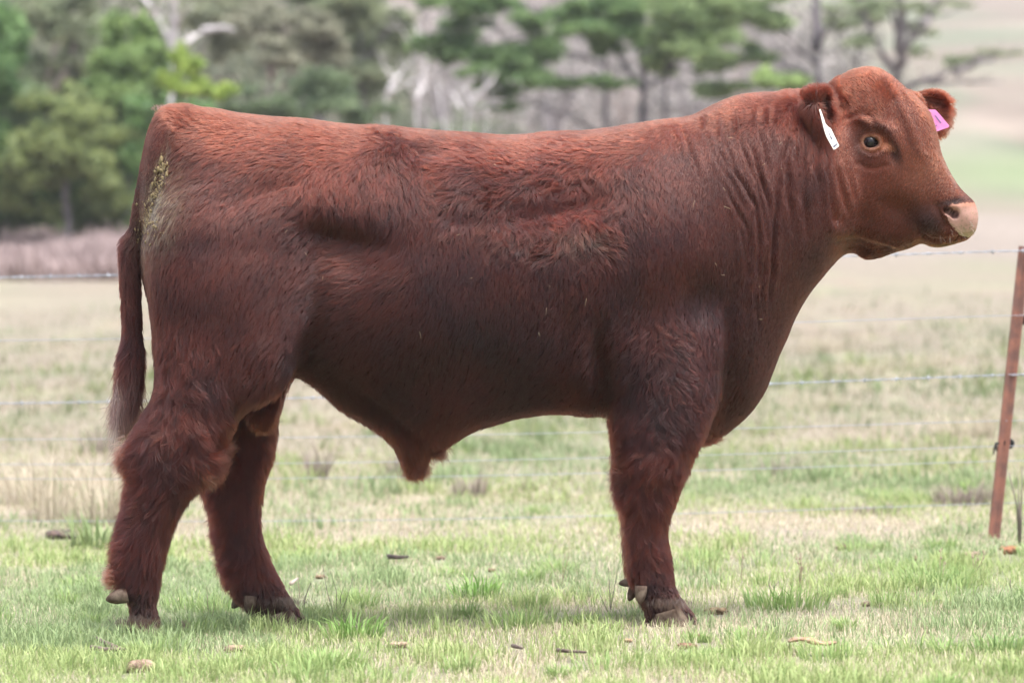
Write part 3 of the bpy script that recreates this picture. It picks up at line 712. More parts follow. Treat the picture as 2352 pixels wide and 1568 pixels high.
def subdivide(v, q, sel):
    """split selected quads in four (whole neighbourhood; border edges get n-gons removed by triangles)"""
    e = np.concatenate([q[:, [0, 1]], q[:, [1, 2]], q[:, [2, 3]], q[:, [3, 0]]])
    fi = np.tile(np.arange(len(q)), 4)
    key = np.sort(e, 1); key = key[:, 0] * len(v) + key[:, 1]
    use = np.unique(key[sel[fi]])
    mid = {}
    mp = np.stack([use // len(v), use % len(v)], 1)
    mv = (v[mp[:, 0]] + v[mp[:, 1]]) / 2
    cv = v[q[sel]].mean(1)
    nv = np.concatenate([v, mv, cv])
    ks = key.reshape(4, -1).T
    loc = np.searchsorted(use, ks); loc = np.clip(loc, 0, len(use) - 1)
    has = use[loc] == ks
    mi = len(v) + loc
    c0 = len(v) + len(mv) + np.arange(sel.sum())
    s = q[sel]; m = mi[sel]
    out = [np.stack([s[:, k], m[:, k], c0, m[:, k - 1]], 1) for k in range(4)]
    out.append(q[~sel & ~has.any(1)])
    rest = np.where(~sel & has.any(1))[0]
    ng = []
    for r in rest:
        f = []
        for k in range(4):
            f.append(int(q[r, k]))
            if has[r, k]: f.append(int(mi[r, k]))
        ng.append(f)
    return nv, np.concatenate(out), ng

def to_uv(v):
    k = F / (CD + v[:, 1]); return 1176 + v[:, 0] * k, 611 + (1 - v[:, 2]) * k
bn = vnormals(bv, quads)
if (bn * (bv - bv.mean(0))).sum() < 0: quads = quads[:, ::-1]; bn = -bn
# ---------------------------------------------------------------- modelling the surface
def pl_dist(u, v, pts):
    d = np.full(u.shape, 1e9)
    for (ax, ay), (bx, by) in zip(pts[:-1], pts[1:]):
        ex, ey = bx - ax, by - ay
        t = np.clip(((u - ax) * ex + (v - ay) * ey) / (ex * ex + ey * ey), 0, 1)
        d = np.minimum(d, np.hypot(u - ax - t * ex, v - ay - t * ey))
    return d

def blob(u, v, cu, cv, ru, rv, an=0.0, p=2):
    a = math.radians(an); du, dv = u - cu, v - cv
    x = (du * math.cos(a) + dv * math.sin(a)) / ru; y = (-du * math.sin(a) + dv * math.cos(a)) / rv
    return np.exp(-(x * x + y * y) ** (p / 2))

def pl_fold(u, v, pts):
    """distance to a polyline and a weight that fades towards both of its ends"""
    pts = np.array(pts, float); seg = np.hypot(*(pts[1:] - pts[:-1]).T); L = seg.sum(); s0 = 0
    d = np.full(u.shape, 1e9); wt = np.zeros(u.shape)
    for k, ((ax, ay), (bx, by)) in enumerate(zip(pts[:-1], pts[1:])):
        ex, ey = bx - ax, by - ay
        t = np.clip(((u - ax) * ex + (v - ay) * ey) / (ex * ex + ey * ey), 0, 1)
        dd = np.hypot(u - ax - t * ex, v - ay - t * ey)
        s = (s0 + t * seg[k]) / L; m = dd < d
        d = np.where(m, dd, d); wt = np.where(m, np.sin(np.pi * np.clip(s, 0, 1)) ** .7, wt); s0 += seg[k]
    return d, wt

# hairless or hollow places that both the skin and the coat must know
def m_nostril(u, v): return np.maximum(blob(u, v, 2180, 485, 11.5, 6.5, 18, 4), blob(u, v, 2192, 492, 8, 8, 0, 4))
def ablob(u, v, cu, cv, ru, up, dn, an=0.0, p=2):
    """like blob, with its own reach above and below"""
    a = math.radians(an); du, dv = u - cu, v - cv
    x = (du * math.cos(a) + dv * math.sin(a)) / ru; y = -du * math.sin(a) + dv * math.cos(a); y = np.where(y < 0, y / up, y / dn)
    return np.exp(-(x * x + y * y) ** (p / 2))
def m_eye(u, v): return blob(u, v, 2000, 327, 15.5, 11, 4, 5)
MUZ = np.array([(2168,480),(2185,470),(2215,465),(2250,467),(2256,500),(2252,530),(2228,546),(2206,541),(2192,526),(2178,508)], float)
def in_poly(u, v, poly):
    ins = np.zeros(u.shape, bool)
    for (ax, ay), (bx, by) in zip(poly, np.roll(poly, -1, axis=0)):
        c = (ay > v) != (by > v)
        ins ^= c & (u < ax + (v - ay) / (by - ay + 1e-9) * (bx - ax))
    return ins

NECKF = [[(1599,273),(1620,310),(1644,360),(1672,410),(1697,470),(1716,545)],[(1660,262),(1668,330),(1700,420)],[(1690,250),(1708,340),(1739,420),(1753,490),(1762,560)],
 [(1740,232),(1745,300),(1762,380),(1765,440)],[(1560,290),(1590,350),(1610,420)],[(1640,330),(1690,400),(1735,470),(1745,560),(1738,680),(1742,760)],[(1772,235),(1768,300),(1780,370)],
 [(1725,480),(1722,560),(1716,640)],[(1700,262),(1705,300)],[(1806,300),(1792,380),(1786,470),(1778,560),(1768,660),(1770,740)],[(1765,560),(1750,640),(1752,720)],
 [(1619,262),(1626,300)],[(1578,310),(1583,360)],[(1670,440),(1712,520),(1728,600)],[(1730,330),(1752,420),(1760,470)],[(1640,300),(1662,370),(1690,430),(1722,520)],[(1715,300),(1735,380),(1762,450),(1772,540)],[(1790,400),(1782,500),(1775,600),(1768,700)],[(1540,300),(1560,360)],[(1655,400),(1690,480),(1712,580),(1712,660)]]
EARF = [[(1837,225),(1822,260),(1814,310),(1806,370),(1812,450),(1822,540)],[(1862,290),(1850,350),(1846,430),(1853,520),(1850,560)],[(1838,300),(1834,380),(1836,470)],[(1880,330),(1878,400),(1884,470)],
 [(1925,368),(1934,430),(1948,500)],[(1944,360),(1948,410),(1956,470)],[(1905,360),(1908,440),(1916,520)]]

def sculpt(v, n):
    """displacement in metres along the normal"""
    u, w = to_uv(v); near = np.clip(-n[:, 1] * 2.5 + .3, 0, 1)
    d = np.zeros(len(v)); a = np.zeros(len(v))
    # both sides: hollows and muscles of the trunk
    legs = (w > 900) & (v[:, 1] > YC(v[:, 0]))
    d += -.046 * ablob(u, w, 800, 548, 90, 42, 90, 12, 2.2) - .014 * ablob(u, w, 724, 530, 36, 34, 80, 0)
    d += -.014 * blob(u, w, 730, 660, 40, 110, 0) - .024 * blob(u, w, 706, 800, 30, 60, 25)
    d += -.022 * ablob(u, w, 1260, 480, 110, 32, 70, -6, 2.4) - .018 * ablob(u, w, 1360, 450, 60, 45, 70)
    d += -.006 * ablob(u, w, 1070, 500, 60, 18, 30, 4)
    d += -.020 * blob(u, w, 1620, 695, 55, 60) - .030 * blob(u, w, 1385, 850, 26, 105, -4) - .012 * blob(u, w, 1310, 760, 26, 60, 10)
    d += .020 * blob(u, w, 1510, 560, 110, 140) + .018 * blob(u, w, 1460, 830, 50, 80, 10) + .014 * blob(u, w, 1560, 860, 60, 110)
    d += .022 * blob(u, w, 520, 620, 150, 150) + .012 * blob(u, w, 890, 350, 50, 26) - .012 * blob(u, w, 990, 350, 60, 18)
    d += -.010 * blob(u, w, 600, 440, 120, 30, -20) + .016 * blob(u, w, 980, 720, 190, 130)
    d += -.016 * blob(u, w, 1675, 790, 16, 120, 5) + .010 * blob(u, w, 1720, 850, 30, 110, 5)
    d += -.014 * blob(u, w, 352, 440, 12, 120, 14) + .008 * blob(u, w, 400, 300, 25, 30)
    d += -.030 * blob(u, w, 900, 960, 120, 22, 38) * near
    # hock, fetlock and knee
    d += .008 * blob(u, w, 470, 1060, 40, 40) + .008 * blob(u, w, 1500, 1060, 50, 40)
    t = near
    d += t * (.010 * blob(u, w, 2006, 282, 48, 12, 20) + .012 * blob(u, w, 2052, 318, 16, 34, -20))
    d += t * (-.006 * blob(u, w, 2000, 328, 36, 26, 0, 3) - .020 * m_eye(u, w) - .011 * blob(u, w, 2050, 352, 11, 26, -14))
    ring = np.exp(-((np.hypot((u - 2000) / 21, (w - 327) / 16.5) - 1) / .20) ** 2)
    d += t * (.0048 * ring + .003 * np.exp(-((np.hypot((u - 2004) / 33, (w - 330) / 28) - 1) / .12) ** 2) * (w > 335))
    d += t * (-.004 * np.exp(-((np.hypot((u - 2002) / 27, (w - 328) / 22) - 1) / .10) ** 2) * (w > 322))
    d += t * (-.004 * np.exp(-(pl_dist(u, w, [(1972, 374), (1990, 386), (2015, 386), (2035, 378)]) / 5) ** 2))
    d += t * (-.006 * np.exp(-(pl_dist(u, w, [(1950, 268), (1972, 262), (1998, 268), (2012, 286)]) / 7) ** 2))
    d += t * (.004 * np.exp(-(pl_dist(u, w, [(2035, 190), (2070, 240), (2100, 300), (2118, 350)]) / 14) ** 2))
    d += t * (-.003 * np.exp(-(pl_dist(u, w, [(2050, 190), (2082, 240), (2112, 300), (2128, 345)]) / 5) ** 2))
    d += t * (.011 * blob(u, w, 1985, 455, 45, 60, 20) + .006 * blob(u, w, 2090, 440, 50, 35, 30))
    d += t * (-.010 * blob(u, w, 2060, 480, 40, 26, 20) + .010 * blob(u, w, 2130, 508, 30, 26, 20))
    d += t * (.005 * blob(u, w, 2200, 474, 22, 7, -4) - .004 * np.exp(-(pl_dist(u, w, [(2150, 470), (2158, 492), (2168, 512), (2182, 524)]) / 6) ** 2) - .003 * blob(u, w, 2208, 520, 12, 14) + .003 * blob(u, w, 2222, 500, 12, 22))
    d += t * (-.026 * m_nostril(u, w) + .0045 * np.exp(-((np.hypot((u - 2187) / 18, (w - 486) / 13) - 1) / .3) ** 2))
    d += t * (-.007 * np.exp(-(pl_dist(u, w, [(2240, 541), (2215, 544), (2190, 548), (2165, 552), (2140, 551), (2122, 541)]) / 4.5) ** 2))
    d += t * (-.005 * np.exp(-(pl_dist(u, w, [(2122, 541), (2108, 528), (2104, 512)]) / 7) ** 2))
    jl = np.interp(u, [1880, 1935, 1972, 2005, 2060, 2120], [522, 541, 545, 556, 574, 590]); jw = np.clip((u - 1890) / 90, 0, 1) * np.clip((2090 - u) / 40, 0, 1)
    st_ = np.clip((w - jl + 10) / 32, 0, 1); d += t * (-.026 * st_ * st_ * (3 - 2 * st_) * jw)
    d += t * (.005 * np.exp(-(pl_dist(u, w, [(1960, 520), (1985, 522), (2020, 536), (2080, 548)]) / 14) ** 2)) * np.clip((u - 1930) / 60, 0, 1)
    d += t * (-.012 * np.exp(-(pl_dist(u, w, [(1935, 250), (1922, 330), (1925, 420), (1925, 500)]) / 15) ** 2))
    uw = u + 5 * (noise2(w / 30, u / 90, 4) - .5)
    for k, L in enumerate(NECKF):
        dd, wt = pl_fold(uw, w, L); a += wt * (-(.0060 + .002 * (k % 3)) * np.exp(-(dd / 4.0) ** 2) + .0032 * np.exp(-((dd - 11) / 7) ** 2))
    for k, L in enumerate(EARF):
        dd, wt = pl_fold(uw, w, L); a += wt * (-(.010 if k < 2 else .006) * np.exp(-(dd / 5.5) ** 2) + .0045 * np.exp(-((dd - 12) / 7) ** 2))
    d += np.clip(near + .2, 0, 1) * a * np.clip((w - 215) / 40, 0, 1)
    # ears: the cup opens forwards
    d += t * (-.034 * blob(u, w, 1899, 250, 11, 26, -8, 3)) * (v[:, 1] < .2)
    d += t * (-.020 * blob(u, w, 2146, 236, 30, 13, 14, 3)) * (v[:, 1] > .2)
    d += .004 * (noise3(v[:, 0] * 14, v[:, 1] * 14, v[:, 2] * 14, 2) - .5) * (u < 1600)
    return d

bv = bv + bn * sculpt(bv, bn)[:, None]
bv = relax(bv, quads, 1)
uu, ww = to_uv(bv)
fc = bv[quads].mean(1); fu, fw = to_uv(fc)
bv, q4, ng = subdivide(bv, quads, (fu > 1925) & (fw < 620) & (fc[:, 1] < .40))
tri = np.array([(f[0], f[k], f[k + 1]) for f in ng for k in range(1, len(f) - 1)])
quads = q4
allq = np.concatenate([quads, np.concatenate([tri, tri[:, 2:]], 1)])
# carve the finest head features again on the denser mesh
bn = vnormals(bv, allq); u_, w_ = to_uv(bv); t_ = np.clip(-bn[:, 1] * 3, 0, 1)
bv = bv + bn * (t_ * (-.006 * blob(u_, w_, 2000, 327, 14, 10, 4, 6) - .012 * m_nostril(u_, w_)
     + .0015 * np.exp(-((np.hypot((u_ - 2000) / 18, (w_ - 327) / 14) - 1) / .10) ** 2)
     - .0012 * np.exp(-((np.hypot((u_ - 2002) / 24, (w_ - 330) / 20) - 1) / .07) ** 2) * (w_ > 330)))[:, None]
bn = vnormals(bv, allq)
# ---------------------------------------------------------------- colour of the coat
def sm(x, a, b):
    t = np.clip((x - a) / (b - a), 0, 1); return t * t * (3 - 2 * t)

def coat_colour(u, w, y, seed):
    """linear colour of the hair, some shade painted in; u, w in outline units"""
    n = len(u)
    red = np.array([.172, .052, .037]); c = np.tile(red, (n, 1))
    def mix(m, rgb):
        nonlocal c
        m = np.clip(m, 0, 1)[:, None]; c = c * (1 - m) + np.array(rgb) * m
    big = fbm(u / 90, w / 70, 21)
    mix(.55 * sm(big, .45, .75), (.23, .064, .038))
    mix(.45 * sm(big, .5, .2), (.100, .036, .032))
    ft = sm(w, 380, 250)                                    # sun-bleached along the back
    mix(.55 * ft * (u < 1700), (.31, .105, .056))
    mix(.45 * sm(u, 1500, 1750) * sm(w, 900, 500), (.20, .065, .038))
    eg = 14 * (fbm(u / 12, w / 12, 131) - .5)
    mix(.9 * blob(u + eg, w + eg, 1275, 478, 125, 52, -8, 6), (.17, .036, .016))
    mix(.6 * blob(u + eg, w + eg, 1060, 500, 45, 14, 0, 4), (.18, .038, .018))
    mix(.6 * blob(u, w, 1000, 880, 380, 170), (.075, .027, .024))  # belly: darker coat tone plus underside shade put into the colour
    mix(.6 * sm(w, 600, 850) * (u > 650) * (w < 1050), (.085, .025, .020))  # lower flank: darker hair, partly shade painted in
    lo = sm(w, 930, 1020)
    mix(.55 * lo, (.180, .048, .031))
    mix(.5 * lo * sm(fbm(u / 30, w / 40, 33), .5, .75), (.30, .095, .045))
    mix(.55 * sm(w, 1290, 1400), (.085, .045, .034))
    mix(.7 * sm(fbm(u / 7, w / 9, 35), .5, .68) * sm(w, 1330, 1400), (.17, .125, .09))
    hd = sm(u, 1895, 1935) * sm(w, 620, 560)
    mix(hd * .85, (.25, .088, .046))
    mix(.85 * hd * blob(u, w, 2115, 400, 70, 80, 30), (.33, .15, .075))
    mix(.35 * hd * blob(u, w, 2000, 230, 60, 50), (.34, .13, .085))
    mix(.5 * hd * sm(w, 450, 560) * (u < 2100), (.13, .045, .030))
    mix(.80 * hd * blob(u, w, 1985, 330, 38, 50, 0, 3), (.12, .060, .050))
    mix(.75 * hd * blob(u, w, 2056, 348, 13, 34, -14, 3), (.05, .025, .020))  # shade of the crease below the eye corner, painted on the hair
    mix(.55 * hd * blob(u, w, 2030, 300, 30, 16, 30, 3), (.09, .04, .028))  # brow shading painted into the face colour
    mix(.92 * hd * blob(u, w, 2006, 328, 27, 20, 0, 4), (.80, .40, .22))
    mix(.9 * hd * blob(u, w, 2034, 337, 18, 9, 12, 3), (1.1, .70, .48))
    mix(.88 * hd * blob(u, w, 2133, 515, 34, 32, 20, 3), (.050, .030, .034))
    mix(.6 * hd * blob(u, w, 2120, 492, 50, 28, 0, 3), (.085, .045, .042))
    mix(.9 * hd * blob(u, w, 2190, 463, 40, 9, -10, 3), (.045, .025, .024))
    mix(.85 * hd * blob(u, w, 2175, 562, 45, 8, -8, 3), (.16, .10, .04))
    for L in ([(2045, 170), (2080, 225), (2108, 300)], [(2025, 185), (2062, 240), (2092, 330), (2110, 352)]):
        mix(.5 * hd * np.exp(-(pl_dist(u, w, L) / 4) ** 2), (.12, .045, .03))
    mix(.6 * (blob(u, w, 1875, 265, 34, 60, 0, 4) + blob(u, w, 2155, 255, 42, 60, 0, 4) * (u > 2110) * (y > .29)) , (.13, .040, .024))
    mix(.8 * blob(u, w, 1900, 250, 9, 26, -8, 3) * (u > 1885), (.05, .02, .015))
    tl = blob(u, w, 284, 950, 26, 70, 6, 4) * (u < 304)
    mix(.9 * sm(w, 870, 930) * sm(u, 306, 292) * (w < 1060) * (y < .5), (.30, .21, .18))
    mix(.4 * blob(u, w, 600, 955, 34, 26, 0, 3), (.25, .13, .06))
    pat = (fbm(u / 60, w / 60, 121) - .5) * .7 + (fbm(u / 150, w / 110, 122) - .5) * .7
    c = c * np.array([1.16, .70, .58]) * (1 - .12 * hd[:, None])
    c = c * (.165 + .19 * hd[:, None] + .10 * sm(w, 460, 290)[:, None] + .03 * sm(w, 700, 450)[:, None]) * (1 + pat * (1 - hd))[:, None]  # lower body kept darker than the back, deepening the painted underside shade
    # dried dung beside the tail and in the whorl of the ribs
    g = blob(u, w, 362, 440, 16, 90, 14, 3) + .5 * blob(u, w, 375, 480, 40, 80, 14)
    spk = sm(fbm(u / 2.2, w / 3.5, 41, 2), .52, .66)
    mix(1.6 * g * spk, (.30, .245, .15)); mix(.30 * g, (.11, .078, .05))
    g = blob(u, w, 1335, 548, 42, 30, 0, 3)
    mix(.50 * g * sm(fbm(u / 5, w / 5, 43, 2), .45, .65), (.075, .055, .040))
    return c

# ---------------------------------------------------------------- which way the hair lies: (u, w, du, dw, length mm, lift, curl)
GUIDE = np.array([
 (420,262,-1,.1,18,.5,.3),(480,265,-1,.2,20,.3,.2),(600,285,-1,.2,20,.15,.2),(800,300,-1,.12,16,.15,.2),(1000,312,-1,.12,16,.15,.2),(1200,322,-1,.1,16,.15,.2),(1400,300,-1,.15,14,.15,.2),
 (450,320,-1,.5,24,.2,.2),(600,340,-1,.4,28,.2,.3),(750,340,-1,.3,28,.2,.3),(890,340,-.6,.9,32,.25,.5),(930,380,.2,1,34,.25,.5),(1000,360,-1,.3,32,.25,.4),(1150,360,-1,.12,34,.25,.5),(1300,350,-1,.25,32,.25,.5),(1420,340,-.8,.6,24,.2,.3),
 (400,400,-.6,.9,22,.2,.2),(500,420,-.8,.8,28,.2,.3),(620,430,-.7,.8,34,.2,.3),(740,430,-.3,1,40,.25,.4),(850,430,-.1,1,44,.25,.4),(950,440,.3,1,44,.25,.4),(1050,430,-1,.45,44,.25,.5),(1150,420,-1,.25,44,.3,.6),(1270,410,-.9,.5,44,.3,.7),(1370,400,-.6,.9,40,.3,.8),(1460,420,.1,1,26,.2,.3),
 (340,540,-.2,1,26,.2,.1),(400,560,-.3,1,26,.15,.1),(500,560,-.35,1,26,.15,.1),(620,560,-.5,1,30,.15,.1),(700,540,-.9,.5,34,.2,.3),(800,505,.3,1,42,.25,.3),(800,580,-1,.25,40,.2,.3),(880,560,-.5,.9,42,.2,.2),(900,620,-.8,.6,38,.2,.2),(960,560,-.1,1,36,.2,.2),
 (1030,510,-.5,.9,40,.3,.5),(1060,560,-.1,1,28,.15,.2),(1180,500,-.2,1,44,.3,.9),(1260,480,-.2,1,46,.35,1.),(1350,480,-.3,1,46,.35,1.),(1270,550,-.9,.1,42,.3,.7),(1330,520,0,1,42,.3,.8),(1330,580,-.1,1,34,.2,.5),(1385,545,.9,.2,36,.25,.6),(1400,480,-.5,1,38,.3,.7),(1450,540,.1,1,24,.15,.2),
 (400,700,-.15,1,28,.15,.1),(520,700,-.2,1,26,.12,.1),(640,700,-.6,.9,28,.15,.1),(720,680,-1,.5,36,.2,.2),(800,680,-1,.35,38,.15,.2),(880,700,-.7,.8,34,.15,.1),(1000,660,-.15,1,24,.12,.1),(1150,680,-.1,1,24,.12,.1),(1270,660,-.15,1,26,.15,.2),(1370,660,-.3,1,28,.2,.3),(1480,660,-.15,1,20,.12,.1),(1600,620,.05,1,16,.12,.1),
 (380,810,-.2,1,34,.3,.4),(450,830,-.1,1,40,.3,.6),(560,820,-.4,1,32,.2,.2),(660,820,-.7,.8,36,.2,.3),(740,820,-.8,.7,38,.25,.3),(850,830,-.5,1,34,.2,.2),(1000,820,-.25,1,28,.15,.1),(1150,830,-.3,1,28,.15,.1),(1270,820,-.5,1,34,.2,.2),(1370,800,-.3,1,36,.25,.5),(1450,790,-.5,1,36,.25,.4),(1540,780,.3,1,36,.3,.7),(1630,760,0,1,26,.2,.3),(1720,760,-.1,1,14,.12,.1),
 (330,930,-.6,.9,55,.3,.4),(420,900,.1,1,52,.35,.9),(480,920,-.1,1,46,.3,.5),(560,900,-.6,.9,40,.2,.2),(640,890,-.5,.9,40,.3,.3),(800,910,-.1,1,44,.3,.3),(900,960,-.15,1,48,.3,.3),(960,1050,0,1,48,.3,.3),(1000,930,-.4,1,40,.25,.3),(1100,930,-.7,.8,36,.2,.3),(1250,920,-.5,.9,30,.2,.3),(1370,920,-.3,1,36,.2,.3),
 (1430,900,-.3,1,40,.25,.4),(1530,890,.4,1,42,.35,.9),(1610,900,.2,1,36,.3,.7),(1700,920,-.4,1,20,.15,.1),(1740,820,-.2,1,14,.12,.1),
 (320,1010,-.8,.7,62,.35,.4),(400,1000,-.4,.9,55,.35,.7),(450,960,.2,1,55,.35,.8),(500,990,-.1,1,46,.3,.3),(480,1050,.9,.5,52,.5,.7),(400,1070,-.3,.9,50,.4,.8),(310,1080,-1,.25,46,.5,.5),(420,1110,-.3,1,46,.4,.5),(340,1130,-.8,.6,46,.4,.5),(300,1190,-.9,.5,46,.45,.5),(380,1190,-.3,1,50,.3,.3),(350,1240,-.2,1,50,.3,.3),
 (280,1250,-1,.35,50,.5,.5),(275,1310,-1,.1,48,.55,.6),(330,1310,-.15,1,44,.3,.4),(360,1300,0,1,38,.3,.3),(320,1380,-.1,1,24,.3,.5),(360,1400,0,1,20,.3,.5),
 (560,1000,.1,1,38,.25,.2),(620,1000,.3,1,38,.3,.2),(540,1100,0,1,38,.25,.2),(600,1120,.3,1,36,.3,.2),(490,1120,-.6,.8,42,.4,.4),(500,1200,-.8,.7,46,.45,.4),(570,1220,.1,1,36,.25,.2),(530,1290,-.9,.6,46,.45,.5),(600,1300,.4,1,32,.25,.2),(560,1370,-.6,.8,32,.4,.6),(640,1370,.4,1,26,.2,.3),
 (1440,1000,-.5,1,40,.3,.4),(1530,980,.1,1,44,.35,.8),(1600,1000,.1,1,36,.3,.5),(1450,1060,-.7,.8,46,.4,.5),(1530,1050,-.6,.9,46,.4,.6),(1440,1110,-.9,.6,46,.5,.5),(1500,1120,-.2,1,42,.3,.5),(1540,1110,.2,1,30,.25,.3),(1460,1180,-.3,1,40,.3,.4),(1510,1200,.1,1,34,.2,.3),(1450,1270,-.2,1,34,.25,.3),(1510,1290,.2,1,30,.2,.4),(1490,1370,.2,1,22,.3,.5),(1540,1360,.4,1,20,.3,.5),
 (360,330,-.4,1,10,.12,0),(330,430,-.2,1,9,.1,0),(315,510,-.2,1,12,.1,0),(292,550,-.4,.9,24,.35,.2),(300,620,0,1,30,.2,.2),(300,720,0,1,34,.2,.2),(290,800,-.3,1,40,.3,.3),(300,860,0,1,60,.2,.3),(282,900,-.25,1,90,.2,.4),(310,900,-.2,1,60,.2,.3),
 (1550,350,-.3,1,12,.15,.1),(1650,250,-1,.6,11,.25,.1),(1760,225,-1,.3,11,.3,.1),(1660,380,-.1,1,10,.1,0),(1800,350,-.1,1,10,.1,0),(1700,520,0,1,11,.1,0),(1800,560,-.1,1,11,.1,0),(1880,560,-.3,1,10,.1,0),(1870,450,-.2,1,10,.1,0),(1800,700,-.15,1,12,.12,0),
 (1920,300,-.3,1,9,.15,0),(1940,420,-.3,1,9,.1,0),(1960,540,-.5,.8,9,.15,0),(2000,590,-.5,.7,10,.2,0),(1960,190,-.9,-.5,10,.4,0),(2005,170,-.5,-.8,10,.4,0),(2050,190,.5,-.8,9,.35,0),(2000,240,-.5,-.6,9,.25,0),(2080,260,.1,.9,8,.2,0),(2110,300,.1,.9,8,.15,0),(2060,340,.1,1,8,.15,0),
 (1965,320,-.6,.5,7,.1,0),(2000,380,-.4,.9,7,.1,0),(2100,380,-.5,.8,8,.18,0),(2050,450,-.6,.8,9,.18,0),(2150,420,-.5,.8,8,.18,0),(2000,480,-.6,.8,9,.18,0),(2110,500,-.6,.8,9,.15,0),(2150,530,-.5,.8,8,.2,0),(2180,562,-.2,1,9,.3,0),(2220,458,.4,-.4,6,.2,0),(2150,480,-.5,.8,7,.1,0),(2060,560,-.5,.8,8,.1,0),
 (1860,215,-.5,-.8,22,.45,.2),(1895,205,.4,-.9,20,.45,.2),(1850,260,-.2,1,34,.25,.2),(1880,310,0,1,40,.3,.3),(1900,250,.7,.3,22,.5,.3),(2150,212,.4,-.7,14,.45,.2),(2180,240,1,.1,26,.5,.2),(2175,290,.7,.7,28,.5,.2),(2140,240,.6,.3,16,.4,.2)], float)

def flow(u, w):
    n = len(u); out = np.zeros((n, 5))
    g = GUIDE.copy(); l = np.hypot(g[:, 2], g[:, 3]); g[:, 2] /= l; g[:, 3] /= l
    for a in range(0, n, 40000):
        b = min(n, a + 40000)
        d2 = (u[a:b, None] - g[None, :, 0]) ** 2 + (w[a:b, None] - g[None, :, 1]) ** 2
        wt = 1 / (d2 + 120) ** 1.9
        wt /= wt.sum(1)[:, None]; out[a:b] = wt @ g[:, 2:]
    return out

def surface_sample(v, faces, N, weight):
    t = np.concatenate([faces[:, [0, 1, 2]], faces[:, [0, 2, 3]]]); 
    A = np.linalg.norm(np.cross(v[t[:, 1]] - v[t[:, 0]], v[t[:, 2]] - v[t[:, 0]]), axis=1) * .5
    c = v[t].mean(1); p = A * weight(c); p /= p.sum()
    i = R.choice(len(t), N, p=p)
    r1 = np.sqrt(R.random(N)); r2 = R.random(N)
    w0, w1, w2 = 1 - r1, r1 * (1 - r2), r1 * r2
    k = t[i]
    pt = v[k[:, 0]] * w0[:, None] + v[k[:, 1]] * w1[:, None] + v[k[:, 2]] * w2[:, None]
    nn = bn[k[:, 0]] * w0[:, None] + bn[k[:, 1]] * w1[:, None] + bn[k[:, 2]] * w2[:, None]
    return pt, nn / np.linalg.norm(nn, axis=1)[:, None]

def unit(a): return a / (np.linalg.norm(a, axis=1)[:, None] + 1e-12)

def hair_object(name, pts, rad, colour, mat, parent):
    """pts (n, k, 3)"""
    n, k = pts.shape[:2]
    hc = bpy.data.hair_curves.new(name)
    hc.add_curves([k] * n)
    hc.position_data.foreach_set('vector', pts.astype(np.float32).ravel()) if hasattr(hc, 'position_data') else hc.attributes['position'].data.foreach_set('vector', pts.astype(np.float32).ravel())
    ra = hc.attributes.get('radius') or hc.attributes.new('radius', 'FLOAT', 'POINT')
    ra.data.foreach_set('value', rad.astype(np.float32).ravel())
    ca = hc.attributes.new('tint', 'FLOAT_COLOR', 'CURVE')
    c = np.ones((n, 4), np.float32); c[:, :3] = colour; ca.data.foreach_set('color', c.ravel())
    hc.materials.append(mat)
    o = bpy.data.objects.new(name, hc); col.objects.link(o); o.parent = parent
    return o

def hair_material():
    m = bpy.data.materials.new('coat_hair'); m.use_nodes = True
    n = m.node_tree.nodes; l = m.node_tree.links; n.remove(n['Principled BSDF'])
    h = n.new('ShaderNodeBsdfHairPrincipled'); h.model = 'CHIANG'; h.parametrization = 'COLOR'
    a = n.new('ShaderNodeAttribute'); a.attribute_name = 'tint'
    l.new(a.outputs['Color'], h.inputs['Color'])
    h.inputs['Roughness'].default_value = .28; h.inputs['Radial Roughness'].default_value = .5
    h.inputs['Coat'].default_value = .0; h.inputs['IOR'].default_value = 1.43
    h.inputs['Random Roughness'].default_value = .3
    l.new(h.outputs[0], n['Material Output'].inputs[0])
    return m
M_HAIR = hair_material()

